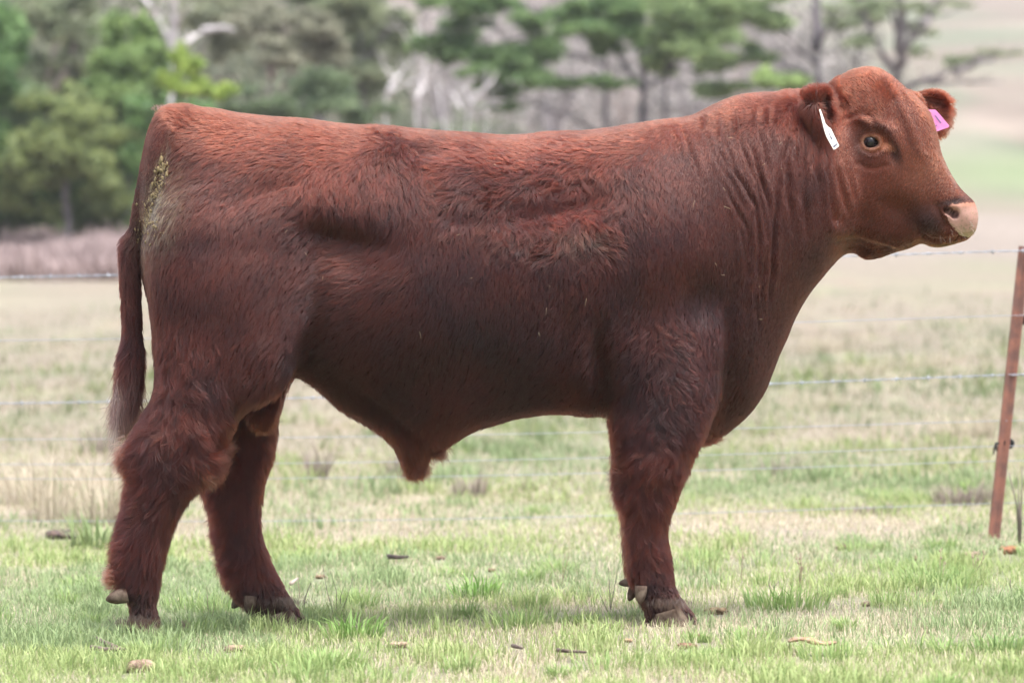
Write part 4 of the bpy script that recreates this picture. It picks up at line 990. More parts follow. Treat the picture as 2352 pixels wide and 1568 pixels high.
def grow(N, weight, faces, lenmul=1.0, nseg=5, rad=.00045, clump=.55, cellsize=.011, seed=0, strays=0.0):
    p, n = surface_sample(bv, faces, N, weight)
    u, w = to_uv(p); near = n[:, 1] < .15
    ju, jw_ = u + 5 * (noise2(u / 4, w / 4, 7) - .5), w + 5 * (noise2(u / 4, w / 4, 8) - .5)
    bald = in_poly(ju, jw_, MUZ) & near & (u > 2000)
    bald |= near & ((m_eye(u, w) > .25) | (m_nostril(u, w) > .2)) & (u > 1950)
    bald |= near & (np.hypot((u - 2000) / 21, (w - 327) / 16) < 1) & (R.random(len(u)) < .7)
    bald |= (p[:, 2] < .055) & (R.random(len(u)) < .35)
    keep = ~bald; p, n, u, w = p[keep], n[keep], u[keep], w[keep]
    f = flow(u, w)
    far = (p[:, 1] > YC(p[:, 0]) + .02) & (w < 1000) & (u < 1900)
    L = f[:, 2] * .001 * lenmul * R.uniform(.75, 1.2, len(u)) * 1.0
    # the clump each hair belongs to: a jittered cell on the skin
    cs = cellsize
    q = np.floor((p + cs * .5 * np.stack([noise3(*(p.T / cs / 2), 1), noise3(*(p.T / cs / 2), 2), noise3(*(p.T / cs / 2), 3)], 1)) / cs).astype(np.int64)
    cid = q[:, 0] * 73856093 ^ q[:, 1] * 19349663 ^ q[:, 2] * 83492791
    cc = (q + np.stack([hash01(cid, 1), hash01(cid, 2), hash01(cid, 3)], 1)) * cs
    wav = (fbm(u / 26, w / 26, 51) - .5) * 1.0 + (noise2(u / 9, w / 9, 52) - .5) * .5
    an = wav * (.25 + 1.2 * f[:, 4]) + (hash01(cid, 4) - .5) * (.35 + .9 * f[:, 4]) + R.normal(0, .12, len(u))
    du = f[:, 0] * np.cos(an) - f[:, 1] * np.sin(an); dw = f[:, 0] * np.sin(an) + f[:, 1] * np.cos(an)
    d = np.stack([du, np.zeros_like(du), -dw], 1)
    d = d - n * (d * n).sum(1)[:, None]; ln = np.linalg.norm(d, axis=1)
    weak = ln < .25
    d[weak] += np.array([0, 0, -.3]); d = d - n * (d * n).sum(1)[:, None]; d = unit(d)
    lift = (f[:, 3] - .05) * (.8 + .5 * hash01(cid, 6)) * R.uniform(.6, 1.4, len(u)) * (.6 + .25 * sm(f[:, 3], .22, .42)) + .05
    side = np.cross(n, d)
    curl = f[:, 4] * (hash01(cid, 7) - .5) * 2.6
    t = np.linspace(0, 1, nseg)[None, :, None]
    up = (1.0 - .55 * t) * (lift[:, None, None] * 2.0)
    ang = curl[:, None, None] * t ** 1.3
    dirs = d[:, None, :] * np.cos(ang) + side[:, None, :] * np.sin(ang) + n[:, None, :] * up
    dirs = dirs / np.linalg.norm(dirs, axis=2, keepdims=True)
    step = (L / (nseg - 1))[:, None, None]
    pos = np.concatenate([np.zeros((len(u), 1, 3)), np.cumsum(dirs[:, 1:] * step, 1)], 1) + p[:, None, :]
    # gravity on long hair
    pos[:, :, 2] -= (L[:, None] ** 2) * 1.6 * t[0, :, 0][None] ** 2
    # gather the tips
    tgt = cc + n * 0.004 - p; tgt = tgt - n * (tgt * n).sum(1)[:, None]
    tgt = np.clip(tgt, -cs, cs)
    k = clump * np.clip(f[:, 4] * 1.3 + .35, .3, 1) * np.clip(f[:, 2] / 25, .1, 1.0) * (.7 + .5 * hash01(cid, 8))
    pos += tgt[:, None, :] * k[:, None, None] * t ** 1.2
    pos -= n[:, None, :] * .0004
    rr = rad * R.uniform(.7, 1.3, len(u))[:, None] * np.array([1, 1, .9, .7, .3])[None, :nseg] * np.clip(f[:, 2] / 20, .95, 1.15)[:, None]
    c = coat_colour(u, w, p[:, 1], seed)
    short = np.clip((14 - f[:, 2]) / 6, 0, 1)
    c = c * (R.lognormal(0, .25 + .22 * short, len(u)) * (1 + (hash01(cid, 9) - .5) * (.35 + .95 * f[:, 4])))[:, None]
    pale = R.random(len(u)) < .02
    c[pale] = c[pale] * 1.6
    return pos, rr, np.clip(c, .004, .9)
# ---------------------------------------------------------------- putting the animal together
FUR = 1.0
bull = empty('bull', (0, 0, 0))
tag(bull, 'large red-brown shaggy bull standing side-on in the short grass, head turned to the camera', 'bull')
su, sw = to_uv(bv)
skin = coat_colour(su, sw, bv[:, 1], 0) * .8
nearv = bn[:, 1] < .25
pk = (in_poly(su + 5 * (noise2(su / 4, sw / 4, 7) - .5), sw + 5 * (noise2(su / 4, sw / 4, 8) - .5), MUZ) & (su > 2100) & nearv).astype(float)
pinkc = np.array([.44, .25, .205])[None] * (1 - .0 * pk[:, None]) * np.ones((len(bv), 1))
dirt = sm(sw, 500, 534) * .9 * sm(fbm(su / 3, sw / 4, 61), .4, .6) + .8 * sm(fbm(su / 2.2, sw / 2.2, 62), .58, .70)
pinkc = pinkc * (1 - dirt[:, None] * .6) + np.array([.20, .17, .09]) * dirt[:, None] * .6
ol = sm(sw, 520, 545)[:, None] * .5; pinkc = pinkc * (1 - ol) + np.array([.36, .32, .18]) * ol
upm = sm(sw, 486, 466)[:, None] * .85; pinkc = pinkc * (1 - upm) + np.array([.30, .13, .075]) * upm
skin = skin * (1 - pk[:, None]) + pinkc * pk[:, None]
no = (m_nostril(su, sw) * (su > 2100) * nearv)[:, None]; skin = skin * (1 - np.clip(no * 1.2, 0, 1)) + np.array([.05, .018, .016]) * np.clip(no * 1.2, 0, 1)
lid = np.exp(-((np.hypot((su - 2000) / 18.5, (sw - 327) / 14.5) - 1) / .28) ** 2) * (su > 1950) * nearv
skin = skin * (1 - lid[:, None]) + np.array([.26, .13, .09]) * lid[:, None]
M_SKIN = material('skin', rough=.6, spec=.22, attr='tint', bump=(260, .35, .002))
body = mesh_obj('body', bv, [quads, tri], M_SKIN, bull, attrs={'tint': skin})

def wnear(c):
    u, w = to_uv(c); y = c[:, 1]
    wt = np.where(y < YC(c[:, 0]) + .06, 1.0, .12)
    wt = np.where((u > 1500) & (u < 1925) & (w < 900) & (y < YC(c[:, 0]) + .06), 1.5, wt)
    wt = np.where((w > 900) & (u < 1000), 1.1, wt)
    wt = np.where((u > 1920) & (w < 620), np.where(y < .36, 2.1, .6), wt)
    return wt
pos, rr, cc = grow(int(430000 * FUR), wnear, allq)
def wshag(c):
    u, w = to_uv(c); y = c[:, 1]
    z = blob(u, w, 1290, 480, 130, 60, -8, 4) + (w > 930) * (w < 1330) * ((u < 700) | ((u > 1390) & (u < 1610))) + blob(u, w, 420, 900, 90, 90) + .45 * blob(u, w, 1560, 880, 70, 130) + .25 * blob(u, w, 900, 420, 350, 60, 6, 4)
    z = z + .5 * blob(u, w, 960, 1050, 50, 60) + .5 * blob(u, w, 1880, 260, 50, 60)
    return np.clip(z, 0, 1.2) * np.where(y < YC(c[:, 0]) + .06, 1.0, np.where((w > 900) & (u < 1000), 1, .1)) + .004
p2, r2, c2 = grow(int(90000 * FUR), wshag, allq, lenmul=1.15, cellsize=.016, clump=.88, rad=.00042, seed=3)
c2 = c2 * np.array([1.25, 1.12, 1.0])
# the pale switch of the tail, and the tufts of the sheath
def tuft_hair(n, u0, w0, su_, sw_, y, du, dw, L, colour, spread=.25, cv=.35):
    o = np.stack([(u0 + R.normal(0, su_, n) - 1176) * CD / F, y + R.normal(0, .012, n), 1 - (w0 + R.normal(0, sw_, n) - 611) * CD / F], 1)
    d = unit(np.stack([du + R.normal(0, spread, n), R.normal(0, spread, n), -dw + R.normal(0, spread * .5, n)], 1)); ll = L * R.uniform(.5, 1.1, n)
    t = np.linspace(0, 1, 5)[None, :, None]; sd = unit(R.normal(size=(n, 3)))
    q = o[:, None] + d[:, None] * t * ll[:, None, None] + sd[:, None] * np.sin(t * 3.0) * (ll * .07)[:, None, None]
    q[:, :, 2] -= (ll[:, None] ** 1) * .10 * np.linspace(0, 1, 5)[None] ** 2
    return q, .0004 * np.array([1, 1, .9, .7, .3])[None] * np.ones((n, 1)), np.array(colour)[None] * R.lognormal(0, cv, n)[:, None]
T = [tuft_hair(1700, 288, 912, 5, 22, YC(-1.0) - .03, -.06, 1, .10, (.10, .05, .042)), tuft_hair(220, 280, 925, 3, 26, YC(-1.0) - .04, -.05, 1, .10, (.30, .22, .19), .15),
     tuft_hair(1700, 306, 880, 8, 20, YC(-1.0) - .03, -.10, 1, .10, (.06, .022, .018)), tuft_hair(900, 958, 1070, 12, 6, .05, .05, 1, .035, (.12, .045, .025), .4), tuft_hair(700, 1002, 1036, 8, 5, .05, .6, .8, .030, (.09, .032, .02), .4),
     tuft_hair(900, 478, 1052, 10, 16, NEARH - .055, .8, .6, .038, (.20, .06, .028), .35), tuft_hair(1500, 402, 252, 17, 3, YC(-.95), -.3, -.8, .011, (.06, .02, .015), .6),
     tuft_hair(600, 304, 1040, 8, 16, NEARH - .03, -1, .5, .032, (.10, .032, .02), .3), tuft_hair(700, 276, 1312, 6, 12, NEARH - .02, -1, -.05, .025, (.12, .04, .025), .3), tuft_hair(700, 1432, 1100, 6, 20, NEARF, -1, .5, .035, (.08, .028, .02), .3)]
for (ua, ub, wt, Y) in ((288, 372, 1408, NEARH), (598, 690, 1388, FARH), (1490, 1582, 1380, NEARF), (1470, 1560, 1372, FARF)):
    T.append(tuft_hair(420, (ua + ub) / 2, wt - 4, (ub - ua) * .27, 5, Y - .060, .12, 1, .020, (.040, .024, .018), .35, .45))
pos = np.concatenate([pos, p2] + [x[0] for x in T]); rr = np.concatenate([rr, r2] + [x[1] for x in T]); cc = np.clip(np.concatenate([cc, c2] + [x[2] for x in T]), .003, .9)
hair_object('coat', pos, rr, cc, M_HAIR, bull)
# eyeball
def ellipsoid(c, r, nu=28, nv=18):
    vs = []; fs = []
    for i in range(nv + 1):
        th = math.pi * i / nv
        for j in range(nu):
            ph = 2 * math.pi * j / nu
            vs.append((c[0] + r[0] * math.sin(th) * math.cos(ph), c[1] + r[1] * math.sin(th) * math.sin(ph), c[2] + r[2] * math.cos(th)))
    for i in range(nv):
        for j in range(nu):
            fs.append((i * nu + j, i * nu + (j + 1) % nu, (i + 1) * nu + (j + 1) % nu, (i + 1) * nu + j))
    return vs, fs
near_eye = np.where((np.abs(np.hypot((su - 2000) / 18, (sw - 327) / 14) - 1) < .12) & nearv & (bv[:, 1] < .15))[0]
ey = np.median(bv[near_eye, 1])
M_EYE = material('eye', (.012, .009, .010), rough=.06, spec=.35)
ec = P(2000, 327, ey + .0165)
v_, f_ = ellipsoid(ec, (.0215, .0215, .0200))
eye = mesh_obj('eye', v_, f_, M_EYE, bull)
eye['label'] = 'dark glossy eye facing the camera'
ec2 = Vector((ec.x + .10, ec.y + .235, ec.z)); v_, f_ = ellipsoid(ec2, (.0215, .0215, .0200)); mesh_obj('eye', v_, f_, M_EYE, bull)

# hooves and dewclaws
M_HOOF = material('hoof', (.20, .155, .12), rough=.9, spec=.1, noise=(34, (.075, .05, .038), .36, .60), bump=(60, .5, .004))
def rings_mesh(rings):
    """rings: list of lists of points"""
    n = len(rings[0]); vs = [p for r in rings for p in r]; fs = []
    for i in range(len(rings) - 1):
        for k in range(n):
            a = i * n + k; b = i * n + (k + 1) % n; fs.append((a, b, b + n, a + n))
    fs.append(tuple(range(n))[::-1]); fs.append(tuple(range((len(rings) - 1) * n, len(rings) * n)))
    return vs, fs
def claw(x0, x1, z0, z1, yc, wd, toe=.02, heel=.2):
    """one claw of a cloven hoof: toe points to +x"""
    rings = []
    for s in np.linspace(0, 1, 9):
        z = z0 + (z1 - z0) * s; xa = x0 + .012 * s; xb = x1 + toe * (1 - s) - .022 * s
        r = []
        for k in range(20):
            an = 2 * math.pi * k / 20; cx, cy = math.cos(an), math.sin(an)
            x = (xa + xb) / 2 + (xb - xa) / 2 * cx
            taper = 1 - .45 * max(0, cx) ** 2
            r.append((x, yc + wd / 2 * (abs(cy) ** .8) * math.copysign(1, cy) * taper * (1 - .10 * s), z + (.010 * (1 - cx) * -s)))
        rings.append(r)
    return rings_mesh(rings)
for (ua, ub, wt, Y) in ((288, 372, 1400, NEARH), (598, 690, 1378, FARH), (1490, 1582, 1372, NEARF), (1470, 1560, 1362, FARF)):
    a = P(ua, wt, Y); b = P(ub, wt, Y)
    for sgn in (-1, 1):
        z0 = gz((a.x + b.x) / 2, Y) - .004
        v_, f_ = claw(a.x + (.004 if sgn < 0 else -.004), b.x - .004, z0, a.z - .024, Y + sgn * .031, .056)
        mesh_obj('hoof', v_, f_, M_HOOF, bull)
def dewclaw(u, w, Y, du, dw, size=.034):
    c = P(u, w, Y); d = Vector((du, -.10, -dw)).normalized()
    path = [c - d * size * .7, c - d * size * .2, c + d * size * .35, c + d * size * .8, c + d * size * 1.05]
    v_, f_ = tube(path, [size * .62, size * .62, size * .52, size * .32, size * .1], 12)
    mesh_obj('dewclaw', v_, f_, M_HOOF, bull)
def surf_y(u, w, ymax):
    m = (np.hypot(su - u, sw - w) < 7) & (bv[:, 1] < ymax)
    return bv[m, 1].min() if m.any() else ymax - .06
dewclaw(272, 1370, NEARH - .035, -1, .25); dewclaw(276, 1366, NEARH + .03, -1, .25)
dewclaw(574, 1386, surf_y(580, 1378, FARH + .1) - .004, -.1, 1, .030); dewclaw(548, 1378, FARH + .03, -.6, .7, .028)
dewclaw(1472, 1362, surf_y(1474, 1350, NEARF + .1) - .010, -.05, 1, .028); dewclaw(1452, 1362, NEARF + .02, -.4, 1, .022)
dewclaw(1438, 1338, FARF - .02, -1, .1, .020); 
# ================================================================ FENCE
M_RUST = material('rusty_steel', (.30, .135, .10), rough=.75, spec=.3, noise=(22, (.19, .10, .085), .4, .62), bump=(80, .3, .002), Metallic=.15)
M_WIRE = material('galvanised_wire', (.36, .38, .43), rough=.5, spec=.4, Metallic=.5)
M_BLACK = material('black_plastic', (.012, .012, .014), rough=.4)
YF = 4.0
fence = empty('fence', (1.7, YF, gz(1.7, YF))); fo = Vector(fence.location)
tag(fence, 'wire fence behind the bull, barbed and plain strands on a leaning rusty steel post', 'fence')
def star_post(bot, top, parent):
    """three-flanged steel post"""
    d = (top - bot).normalized(); a = d.cross(Vector((0, 1, 0))).normalized(); b = a.cross(d)
    prof = []
    for k in range(3):
        an = math.radians(90 + 120 * k); c, s = math.cos(an), math.sin(an); r, t = .023, .0035
        prof += [(c * r - s * t * -1, s * r + c * t * -1), (c * r - s * t, s * r + c * t)]
        an2 = an + math.radians(60); prof.append((math.cos(an2) * .005, math.sin(an2) * .005))
    rings = [[p + a * u + b * v for u, v in prof] for p in (bot, bot.lerp(top, .5), top)]
    v_, f_ = rings_mesh(rings); return mesh_obj('post', v_, f_, M_RUST, parent, smooth=False)
pb = P(2281, 1252, YF) - fo; pt_ = P(2353, 566, YF) - fo
star_post(pb, pt_, fence)
pk_ = P(2341, 1300, YF) - fo
# twig growing beside the post is its own plant further down
yl = YF + 1.1
def strand(wl, wr, barbed, k):
    A = P(-500, wl + (wl - wr) * .21, yl + .3) - fo; B = P(2302, wr, YF) - fo; C_ = P(2800, wr - (wl - wr) * .15, YF - .25) - fo
    def at(t): return A.lerp(B, t / .85) if t < .85 else B.lerp(C_, (t - .85) / .15)
    n = 420 if barbed else 40; L = (C_ - A).length
    def sag(t): return -.012 * math.sin(math.pi * min(1, t / .85)) * (1 + .3 * k % 2)
    if not barbed:
        path = [at(i / n) + Vector((0, 0, sag(i / n))) for i in range(n + 1)]
        v_, f_ = tube(path, [.00135] * (n + 1), 6); return mesh_obj('wire', v_, f_, M_WIRE, fence)
    ps = []
    for ph in (0, math.pi):
        path = []
        for i in range(n + 1):
            t = i / n; a = ph + t * L / .055 * math.pi
            path.append(at(t) + Vector((0, .0022 * math.cos(a), .0022 * math.sin(a) + sag(t))))
        ps.append(tube(path, [.0015] * (n + 1), 5))
    w_o = mesh_obj('barbed_wire', *merge(ps), M_WIRE, fence)
    m = int(L / .115)
    for i in range(m):
        bs = []
        t = (i + .5) / m; c = at(t) + Vector((0, 0, sag(t)))
        for s in range(2):
            a = random.uniform(0, 6.28); dd = Vector((random.uniform(-.3, .3), math.cos(a), math.sin(a))).normalized() * .013
            bs.append(tube([c - dd, c, c + dd], [.0006, .0013, .0006], 5))
        bs.append(tube([c + Vector((-.006, 0, 0)), c + Vector((.006, 0, 0))], [.0042, .0042], 7))
        v_, f_ = merge(bs); mesh_obj('barb', v_, f_, M_WIRE, w_o)
    return w_o
for k, (a, b_, br) in enumerate([(633, 577, 1), (777, 725, 0), (920, 861, 1), (1001, 966, 0), (1057, 1024, 0), (1089, 1058, 0), (1184, 1155, 0)]):
    strand(a, b_, br, k)
def disc(c, r, th, mat, name, parent, yr=1.0):
    rings = []
    for s, rr_ in ((-1, .7), (-.9, 1), (-.2, 1), (-.1, .55), (.1, .55), (.2, 1), (.9, 1), (1, .7)):
        rings.append([c + Vector((math.cos(a) * r * rr_, s * th, math.sin(a) * r * rr_)) for a in [2 * math.pi * k / 20 for k in range(20)]])
    v_, f_ = rings_mesh(rings); return mesh_obj(name, v_, f_, mat, parent)
disc(P(2318, 1018, YF) - fo + Vector((0, .004, 0)), .019, .012, M_BLACK, 'insulator', fence)
disc(P(2357, 735, YF) - fo + Vector((0, .004, 0)), .019, .012, M_BLACK, 'insulator', fence)
cp = P(2288, 1018, YF - .02) - fo
v_, f_ = merge([tube([cp + Vector((.012, 0, 0)), cp, cp + Vector((-.006, 0, -.02)), cp + Vector((-.009, 0, -.04))], [.0045, .005, .004, .002], 6), tube([cp, cp + Vector((.002, -.004, -.028))], [.004, .002], 6)])
mesh_obj('wire_clip', v_, f_, M_BLACK, fence)

# ================================================================ EAR TAGS (fixed to the ears: parts of the animal)
M_WHITE = material('white_tag_plastic', (.86, .84, .76), rough=.4); M_PINK = material('pink_tag_plastic', (.80, .26, .58), rough=.4, noise=(90, (.82, .33, .62), .4, .7)); M_INK = material('tag_ink', (.05, .04, .16), rough=.5)
M_INKG = material('faded_ink', (.20, .15, .30), rough=.5)
def plate(name, pts, y, th, mat, parent, tilt=None):
    fr = [P(u, w, y if tilt is None else tilt(u, w)) for u, w in pts]; n = len(fr)
    vs = fr + [p + Vector((0, th, 0)) for p in fr]
    fs = [tuple(range(n))[::-1], tuple(range(n, 2 * n))] + [(k, (k + 1) % n, (k + 1) % n + n, k + n) for k in range(n)]
    bm = bmesh.new(); vv = [bm.verts.new(p) for p in vs]
    for f in fs: bm.faces.new([vv[i] for i in f])
    bmesh.ops.recalc_face_normals(bm, faces=bm.faces); me = bpy.data.meshes.new(name); bm.to_mesh(me); bm.free()
    me.materials.append(mat); o = bpy.data.objects.new(name, me); col.objects.link(o); o.parent = parent; return o
def earfront(u, w, r, ymax):
    m = (np.hypot(su - u, sw - w) < r) & (bv[:, 1] < ymax); return bv[m, 1].min()
ye = min(earfront(1895, 285, 25, .3), earfront(1910, 330, 16, .3)) - .028
wt_ = plate('ear_tag', [(1881,252),(1884,251),(1888,261),(1893,275),(1896,285),(1903,292),(1908,295),(1917,314),(1927,334),(1926,337),(1918,343),(1914,344),(1907,331),(1898,315),(1893,300),(1888,280),(1884,264)], ye, .0022, M_WHITE, bull,
            tilt=lambda u, w: ye + .00012 * (330 - w))
wt_['label'] = 'long white ear tag with small black lettering'
yi = ye - .0010
plate('tag_marking', [(1901.5,301),(1902.5,300.5),(1908.5,316),(1907.3,317)], yi, .0006, M_INK, wt_); plate('tag_marking', [(1906.6,315.2),(1909,314.4),(1911,319.4),(1908.8,320.6)], yi, .0006, M_INK, wt_)
plate('tag_marking', [(1910,320),(1910.7,319.7),(1913.2,325.6),(1912.6,326)], yi, .0006, M_INK, wt_)
# five small letters across the foot of the tag, drawn as strokes
def strokes(name, letters, o, ex, ey, sz, y, mat, parent):
    """letters: list of stroke lists in a unit box; ex, ey image-space axes"""
    G_ = {'N': [((0,0),(0,1)),((0,1),(.7,0)),((.7,0),(.7,1))], 'K': [((0,0),(0,1)),((0,.45),(.65,1)),((.2,.6),(.7,0))], 'O': [((0,0),(0,1)),((0,1),(.6,1)),((.6,1),(.6,0)),((.6,0),(0,0))], 'T': [((.35,0),(.35,1)),((0,1),(.7,1))], 'E': [((0,0),(0,1)),((0,1),(.6,1)),((0,.5),(.5,.5)),((0,0),(.6,0))]}
    bits = []
    for i, ch in enumerate(letters):
        for (a, b) in G_[ch]:
            pa = [o[j] + ex[j] * sz * (i * .92 + a[0]) + ey[j] * sz * 1.7 * a[1] for j in (0, 1)]; pb_ = [o[j] + ex[j] * sz * (i * .92 + b[0]) + ey[j] * sz * 1.7 * b[1] for j in (0, 1)]
            A_, B_ = P(pa[0], pa[1], y), P(pb_[0], pb_[1], y); bits.append(tube([A_, B_], [.00045, .00045], 4))
    v_, f_ = merge(bits); return mesh_obj(name, v_, f_, mat, parent)
strokes('tag_lettering', 'NKOTE', (1915.0, 339.5), (.80, -.60), (-.50, -.86), 2.55, yi, M_INK, wt_)
fm = (np.hypot(su - 2160, sw - 265) < 22) & (bv[:, 1] > .29); yp = bv[fm, 1].min() - .030
pt2 = plate('ear_tag', [(2119,249),(2133,252),(2148,252.5),(2157,262),(2179,288),(2180,290),(2178,293),(2147,304),(2130,300),(2120,270)], yp, .0022, M_PINK, bull)
pt2['label'] = 'pink plastic ear tag with a dark stroke, on the far ear'
plate('tag_marking', [(2146,266),(2148.5,265),(2162,282.5),(2159.5,284)], yp - .0008, .0006, M_INKG, pt2)
plate('tag_marking', [(2146,289.5),(2151.5,287),(2152.5,289),(2147,291.5)], yp - .0008, .0006, M_INKG, pt2)
# crumbs of dried dung caught beside the tail
M_DUNG = material('dried_dung', (.225, .175, .105), rough=.95, spec=.1, noise=(200, (.22, .17, .09), .4, .6))
def lump(c, r, rr_, nu=9, nv=6, flat=1.0):
    vs, fs = ellipsoid((0, 0, 0), (1, 1, flat), nu, nv); out = []
    for p in vs:
        p = Vector(p); k = 1 + rr_.uniform(-.22, .22); out.append(Vector(c) + Vector((p.x * r[0], p.y * r[1], p.z * r[2])) * k)
    return out, fs
rr_ = random.Random(3); bits = []
for k in range(260):
    t = rr_.random() ** 1.2; u = 376 - 48 * t + rr_.gauss(0, 6 + 12 * t) ; w = 372 + 190 * t + rr_.gauss(0, 6)
    m = np.hypot(su - u, sw - w) < 6; 
    if not m.any(): continue
    yy = bv[m & (bv[:, 1] < .1), 1]; 
    if not len(yy): continue
    s = min(.0055, rr_.lognormvariate(-6.6, .55)) * (1.2 - .4 * t); bits.append(lump(P(u, w, yy.min() - .003), (s * rr_.uniform(.6, 1.3), s, s * rr_.uniform(.8, 2.4)), rr_, 7, 5))
v_, f_ = merge(bits); dg_ = mesh_obj('dried_dung', v_, f_, M_DUNG, bull); dg_['kind'] = 'stuff'; dg_['label'] = 'crumbs of dried dung stuck in the hair beside the tail'
# bits of straw caught in the coat
bits = []
for k in range(26):
    u = rr_.choice([rr_.uniform(560, 1500), rr_.uniform(1550, 1900)]); w = rr_.uniform(300, 820)
    m = np.hypot(su - u, sw - w) < 8; m &= bv[:, 1] < YC(bv[:, 0])
    if not m.any(): continue
    c = P(u, w, bv[m, 1].mean() - .012); a = rr_.uniform(0, 3.14); L = rr_.uniform(.002, .006) if k > 4 else .010
    dd = Vector((math.cos(a), 0, math.sin(a))) * L; bits.append(tube([c - dd, c + dd], [.0005, .0004], 4))
v_, f_ = merge(bits); st_ = mesh_obj('straw_bits', v_, f_, material('straw', (.42, .35, .23), rough=.8), bull); st_['kind'] = 'stuff'
# whiskers round the muzzle
M_WHISK = material('whisker', (.50, .44, .38), rough=.4)
bits = []
for k in range(10):
    u = rr_.uniform(2150, 2240); w = 545 + rr_.uniform(-8, 16) if u < 2225 else rr_.uniform(515, 545)
    m = np.hypot(su - u, sw - w) < 12
    if not m.any(): continue
    i = np.where(m)[0][np.argmin(bv[m, 1])]; p = Vector(bv[i]); nn = Vector(bn[i]); dd = (nn + Vector((rr_.uniform(-.2, .8), rr_.uniform(-.4, .2), rr_.uniform(-.9, .1)))).normalized()
    L = rr_.uniform(.010, .030); v_, f_ = tube([p, p + dd * L * .5, p + dd * L + Vector((0, 0, -.15 * L))], [.0004, .0003, .00015], 4); mesh_obj('whisker', v_, f_, M_WHISK, bull)

# ================================================================ SMALL THINGS ON THE GROUND
def clod(name, label, cat, u, w, wu, hu, colr, dark, seed, group=None, rough=.95, lumps=7, sc_n=60):
    """an uneven clod made of merged lumps, wu x hu outline units"""
    g = on_ground(u, w + hu * .5); k = (CD + g.y) / F; W2, H2 = wu * k * .62, hu * k * .95; rr = random.Random(seed); bits = []
    bits.append(lump((0, 0, H2 * .42), (W2 * .75, W2 * .5, H2 * .5), rr, 16, 10))
    for _ in range(lumps):
        bits.append(lump((rr.uniform(-.65, .65) * W2, rr.uniform(-.4, .3) * W2, rr.uniform(.25, .65) * H2), (W2 * rr.uniform(.2, .4), W2 * rr.uniform(.2, .35), H2 * rr.uniform(.25, .45)), rr, 12, 8))
    v_, f_ = merge(bits); m = material(name + '_surface', colr, rough=rough, spec=.1, noise=(sc_n, dark, .42, .6), bump=(120, .9, .006))
    o = mesh_obj(name, v_, f_, m, loc=g); tag(o, label, cat, group); return o
DG = 'dung pats and clods lying in the grass'
clod('dung_pat', 'dark grey-brown dung pat behind the left hind leg', 'dung', 142, 1226, 66, 24, (.085, .07, .075), (.17, .12, .10), 1, DG)
clod('clod', 'pale tan clod in the front left foreground', 'clod', 325, 1528, 72, 32, (.36, .26, .20), (.22, .15, .11), 2, DG)
clod('clod', 'small pale clod between the hind hooves and the frame bottom', 'clod', 540, 1488, 52, 18, (.34, .26, .18), (.20, .14, .10), 3, DG)
clod('clod', 'pale fibrous lump in the grass below the middle of the belly', 'clod', 912, 1480, 50, 16, (.46, .37, .27), (.30, .22, .15), 4, DG)
clod('dung_pat', 'fibrous tan dung lump just right of the front hoof', 'dung', 1643, 1402, 52, 18, (.38, .28, .17), (.20, .14, .09), 5, DG)
clod('dung_pat', 'brown broken dung lump in the foreground below the front hoof', 'dung', 1580, 1483, 46, 16, (.26, .16, .11), (.14, .09, .06), 6, DG)
clod('dung_pat', 'small dark brown dung crumb above the broken lump', 'dung', 1608, 1462, 22, 16, (.22, .14, .10), (.12, .08, .06), 7, DG)
clod('clod', 'tiny tan chip left of the broken brown dung', 'clod', 1442, 1470, 20, 10, (.42, .32, .20), (.30, .2, .13), 8, DG)
clod('clod', 'pinkish clod half sunk in the grass at right of centre', 'clod', 1993, 1386, 26, 13, (.33, .24, .19), (.2, .14, .1), 9, DG)
clod('clod', 'small pale clod beside the pinkish one', 'clod', 2058, 1383, 20, 10, (.38, .29, .22), (.22, .16, .12), 10, DG)
clod('clod', 'orange-brown clod right of the foot of the fence post', 'clod', 2321, 1262, 42, 22, (.36, .17, .10), (.20, .11, .07), 11, DG)
clod('clod', 'pinkish grey clod left of the foot of the fence post', 'clod', 2228, 1272, 40, 13, (.40, .29, .23), (.24, .17, .13), 12, DG)
clod('clod', 'small brown clod farther left of the fence post', 'clod', 2106, 1281, 18, 13, (.24, .14, .10), (.12, .08, .06), 13, DG)
clod('clod', 'dark earthy clod in the green strip behind the front leg', 'clod', 1936, 1256, 34, 15, (.17, .12, .09), (.09, .07, .05), 14, DG)
clod('clod', 'brownish clod below the belly beyond the hind hooves', 'clod', 736, 1324, 26, 10, (.28, .20, .13), (.15, .1, .07), 15, DG)
clod('clod', 'rust-brown crumb beyond the belly, right of the dark stick', 'clod', 1130, 1309, 18, 9, (.28, .18, .13), (.15, .1, .07), 16, DG)
clod('clod', 'flat brown clod right of the dark stick under the belly', 'clod', 1010, 1281, 26, 9, (.24, .17, .12), (.13, .09, .07), 17, DG)
# flat piece of bark
g = on_ground(1866, 1507); k = (CD + g.y) / F; rings = []
for i in range(13):
    t = i / 12; x = (t - .5) * 108 * k; hw = .034 * (math.sin(math.pi * min(max(t, .03), .97)) ** .5) * (1 + .2 * math.sin(i * 2.1)); hh_ = .007 * (1 + .3 * math.sin(i * 1.3)) * (math.sin(math.pi * min(max(t, .03), .97)) ** .4)
    rings.append([Vector((x + .003 * math.sin(a * 3 + i), hw * math.cos(a) + .004 * math.sin(i), .038 + .006 * math.sin(i * .5) + hh_ * math.sin(a))) for a in [2 * math.pi * j / 12 for j in range(12)]])
v_, f_ = rings_mesh(rings); o = mesh_obj('bark_piece', v_, f_, material('orange_bark', (.40, .27, .19), rough=.9, spec=.15, noise=(70, (.26, .14, .09), .45, .62), bump=(120, .9, .005)), loc=g)
tag(o, 'flat orange-tan piece of bark lying in the right foreground', 'bark')
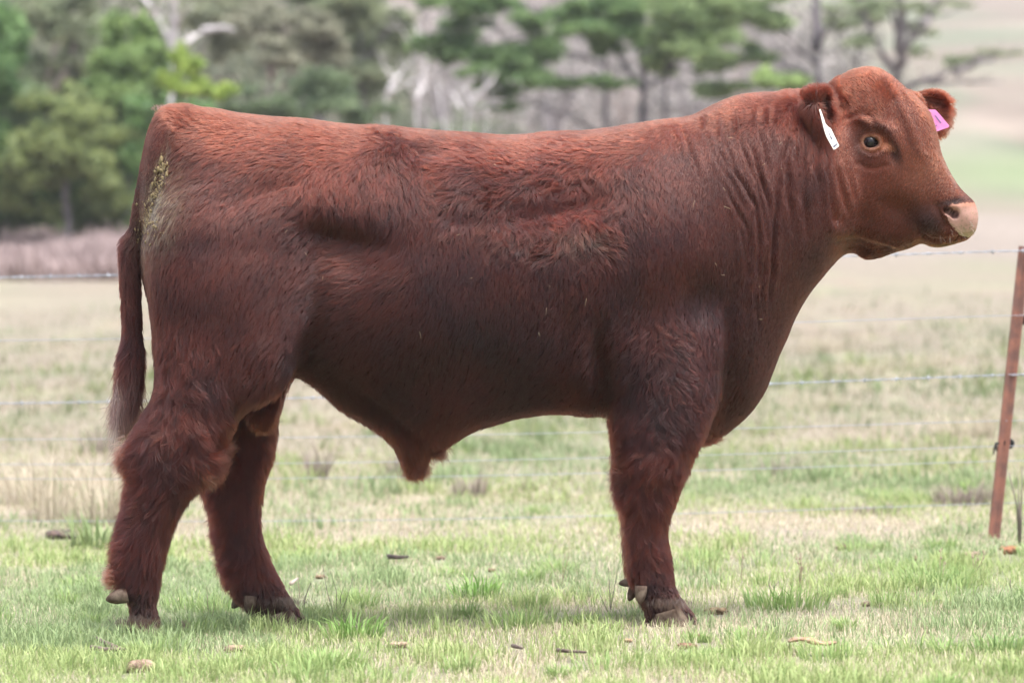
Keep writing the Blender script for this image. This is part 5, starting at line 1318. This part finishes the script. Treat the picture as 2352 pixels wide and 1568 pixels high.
def stick(label, segs, r, mat, name='stick', lift=.026, group=None):
    r *= 1.2
    g0 = on_ground(*segs[0][0]); bits = []
    for s in segs:
        pts = [on_ground(*p) - g0 + Vector((0, 0, lift)) for p in s]; n = len(pts)
        bits.append(tube(pts, [r * (1 - .5 * i / max(1, n - 1)) for i in range(n)], 7))
    v_, f_ = merge(bits); o = mesh_obj(name, v_, f_, mat, loc=g0); tag(o, label, 'stick', group); return o
M_STICK = material('grey_stick', (.20, .155, .13), rough=.9, noise=(40, (.11, .08, .07), .4, .6)); M_DSTICK = material('dark_stick', (.11, .085, .08), rough=.9, noise=(40, (.05, .04, .04), .4, .6))
SK = 'dead sticks in the grass'
stick('forked grey stick in the bottom left foreground', [[(210, 1510), (240, 1514), (288, 1513)], [(266, 1511), (235, 1495), (212, 1483)]], .0065, M_STICK, group=SK)
stick('dark straight stick lying beyond the belly of the bull', [[(890, 1295), (915, 1297), (938, 1296)]], .008, M_DSTICK, group=SK)
stick('thin brown stick lying in the front foreground right of centre', [[(1280, 1516), (1310, 1519), (1346, 1521)]], .005, M_STICK, group=SK)
stick('short reddish stick at the lower middle edge', [[(1178, 1506), (1200, 1512)]], .005, M_STICK, group=SK)
stick('pale short stick leaning beside the far hind hoof', [[(668, 1362), (684, 1350)]], .006, material('pale_stick', (.42, .34, .30), rough=.9), group=SK, lift=.03)
# upright dry stalks
M_STALK = material('dry_stalk', (.34, .27, .20), rough=.9); M_STALKD = material('dark_stalk', (.17, .14, .12), rough=.9)
def stalk(label, u, wb, tips, mat=M_STALK, r=.0013, heads=False, name='dry_stalk', group='dry weed stalks standing in the grass'):
    g0 = on_ground(u, wb); bits = []; rr = random.Random(int(u))
    for (tu, tw) in tips:
        e = P(tu, tw, g0.y + rr.uniform(-.03, .03)) - g0; m = e * .5 + Vector((rr.uniform(-.01, .01), 0, .01))
        bits.append(tube([Vector((rr.uniform(-.006, .006), 0, -.01)), m, e], [r * 1.4, r, r * .6], 5))
        for _ in range(3 if heads else 0):
            t = rr.uniform(.55, 1); c = m.lerp(e, (t - .5) * 2); bits.append(lump(c + Vector((rr.uniform(-.004, .004), 0, 0)), (.0025, .0025, .004), rr, 6, 4))
    v_, f_ = merge(bits); o = mesh_obj(name, v_, f_, mat, loc=g0); tag(o, label, 'weed stalk', group); return o
stalk('pair of seeded dry stalks in the grass right of the front leg', 1836, 1362, [(1829, 1272), (1838, 1268), (1843, 1300)], heads=True)
stalk('single dry stalk with one seed head right of the front leg', 1706, 1335, [(1706, 1258)], heads=True)
stalk('dark bent stalk close right of the front hoof', 1776, 1376, [(1769, 1318), (1790, 1335)], M_STALKD)
stalk('branching brown stalk below the fence post on its left', 2163, 1336, [(2163, 1258), (2170, 1290)], heads=True)
stalk('ragged seeded stalks below the foot of the fence post', 2240, 1320, [(2236, 1268), (2246, 1282), (2262, 1262)], heads=True)
stalk('tall faint stalks left of the front hoof', 1290, 1345, [(1308, 1222), (1262, 1290), (1300, 1262)], r=.001)
stalk('leaning grey stalk right of the far hind hoof', 696, 1420, [(714, 1338)], M_STALKD, r=.0016)
stalk('two thin stalks in front of the far hind hoof', 680, 1425, [(684, 1322), (664, 1350)], r=.0011)
stalk('fan of fine dark stalks right of the hind hooves', 775, 1425, [(740, 1296), (758, 1310), (795, 1330), (812, 1322)], M_STALKD, r=.0009)
stalk('thin crossed stalks left of the front hoof', 1400, 1410, [(1398, 1300), (1372, 1352), (1421, 1300)], M_STALKD, r=.0009)
stalk('grey stalks before the left hind hoof', 306, 1462, [(296, 1385), (318, 1395)], r=.0012)
stalk('fine stalk between the two hind hooves', 476, 1440, [(474, 1345), (492, 1378)], r=.0010)
stalk('dark stubby stalk at the right edge near the clods', 2330, 1372, [(2322, 1330), (2336, 1352)], M_STALKD, r=.0014)
stalk('tall bare twig cut by the right frame edge beside the fence post', 2343, 1252, [(2342, 1150), (2318, 1085), (2348, 1070), (2340, 1100)], M_STALKD, r=.0030, name='bare_twig')
# thistle head
g0 = on_ground(412, 1462); hc_ = P(423, 1437, g0.y) - g0; bits = [tube([Vector((-.03, 0, 0)), hc_ * .5 + Vector((-.01, 0, .006)), hc_], [.002, .0018, .0018], 6)]
th = empty('thistle', g0); tag(th, 'dried thistle head with a bent stem between the hind hooves', 'thistle')
mesh_obj('stem', *merge(bits), M_STALK, th)
bits = [lump(hc_, (.009, .009, .009), random.Random(5), 12, 8)]
for k in range(150):
    dd = Vector((R.normal(), R.normal(), R.normal())).normalized(); bits.append(tube([hc_ + dd * .006, hc_ + dd * .019], [.0008, .0002], 4))
mesh_obj('seed_head', *merge(bits), material('thistle_head', (.27, .20, .17), rough=.9), th)
# broad-leaved rosettes and straw tussocks
def plant_patch(name, label, cat, u, w, n, rad, h, c1, c2, wd, group=None):
    g0 = on_ground(u, w); V, q, t, C = tuft_blades(0, 0, n, rad, h, c1, c2, wd)
    r2 = np.zeros(len(V)); V = V.copy(); V[:, 2] += 0
    # tuft_blades stands on the ground at the origin; bring it to its own base
    base = np.repeat(ground_z(V.reshape(-1, 5, 3)[:, 0, 0], V.reshape(-1, 5, 3)[:, 0, 1]), 5); V[:, 2] -= base
    o = mesh_obj(name, V, [q, t], M_GRASS, smooth=False, attrs={'tint': C}, loc=g0); tag(o, label, cat, group); return o
GT_ = 'lush green tufts in the foreground grass'
plant_patch('grass_tuft', 'largest lush green tuft right of the front hoof', 'tuft', 1801, 1402, 260, .13, .095, (.22, .37, .11), (.40, .50, .19), .0048, GT_)
plant_patch('grass_tuft', 'fine lush tuft farther back at right of centre', 'tuft', 2140, 1352, 380, .12, .09, (.22, .34, .12), (.38, .47, .19), .0036, GT_)
plant_patch('grass_tuft', 'dark lush tuft at the right frame edge foreground', 'tuft', 2310, 1500, 260, .09, .07, (.20, .33, .12), (.36, .45, .18), .0042, GT_)
plant_patch('grass_tuft', 'lush tuft at the bottom edge below the belly', 'tuft', 745, 1542, 300, .10, .08, (.22, .35, .11), (.38, .47, .19), .0045, GT_)
plant_patch('grass_tuft', 'broad-bladed tuft right of the hind hooves', 'tuft', 812, 1468, 120, .08, .09, (.20, .36, .09), (.34, .48, .17), .0060, GT_)
plant_patch('grass_tuft', 'leaning broad-bladed tuft below the middle of the belly', 'tuft', 1095, 1378, 130, .07, .10, (.17, .34, .08), (.34, .50, .16), .0056, GT_)
plant_patch('broad_leaf_weed', 'green broad-leaved weed behind the left hind leg', 'weed', 225, 1262, 70, .10, .16, (.20, .28, .12), (.34, .40, .19), .014)
TS = 'straw tussocks scattered over the far paddock'
TL = [(728,1100,40,.05,.20,1,'dark straggly tussock seen between the hind legs and the sheath'),(905,1095,26,.05,.17,1,'thin dark tussock just left of the sheath of the bull'),(1080,1140,40,.08,.14,1,'low dark tussock right below the sheath of the bull'),
 (1895,805,90,.30,.22,0,'pale tussock low behind the chest, left of the post'),(1975,795,60,.25,.18,0,'smaller pale tussock right of the one behind the chest'),(2110,835,60,.3,.16,0,'soft pale tussock halfway between chest and post'),(1890,940,70,.25,.14,0,'flat pale tussock above the middle wires behind the chest'),
 (2232,1005,70,.2,.18,0,'pale tussock just left of the black insulator'),(1790,1090,30,.10,.13,1,'small dark tussock right of the front leg beyond the fence'),(2215,1160,90,.12,.12,1,'dark matted tussock beyond the lowest wire near the post'),(1990,1180,60,.15,.06,1,'flat dark tussock beyond the fence at right of centre'),
 (250,1040,60,.15,.22,1,'brownish tussock beyond the fence touching the left hind leg'),(60,1160,60,.12,.26,0,'tall thin straw tuft at the far left edge'),(115,1195,50,.1,.36,0,'tallest thin straw tuft left of the dark dung pat'),(245,1210,70,.1,.38,0,'tall straw stems close behind the left hind leg')]
for u, w, n, rad, h, drk, lb_ in TL:
    plant_patch('straw_tussock', lb_, 'tussock', u, w, n * 2, rad, h, (.27, .22, .19) if drk else (.45, .39, .29), (.38, .32, .27) if drk else (.56, .49, .37), .0045 if h > .25 else .006, TS)
# ================================================================ AIR
if HAZE:
    hz = bpy.data.materials.new('air'); hz.use_nodes = True; n = hz.node_tree.nodes; n.remove(n['Principled BSDF'])
    pv = n.new('ShaderNodeVolumePrincipled'); pv.inputs['Color'].default_value = (.93, .94, .97, 1); pv.inputs['Density'].default_value = HAZE; pv.inputs['Anisotropy'].default_value = .2
    hz.node_tree.links.new(pv.outputs[0], n['Material Output'].inputs['Volume'])
    x0, x1, y0, y1, z0, z1 = -905, 905, -62, 2205, -3, 130
    hv = [(x, y, z) for x in (x0, x1) for y in (y0, y1) for z in (z0, z1)]
    ho = mesh_obj('haze', hv, [(0, 1, 3, 2), (4, 6, 7, 5), (0, 4, 5, 1), (2, 3, 7, 6), (0, 2, 6, 4), (1, 5, 7, 3)], hz, smooth=False); tag(ho, 'thin pale haze in the air over the paddock', 'haze', kind='stuff')
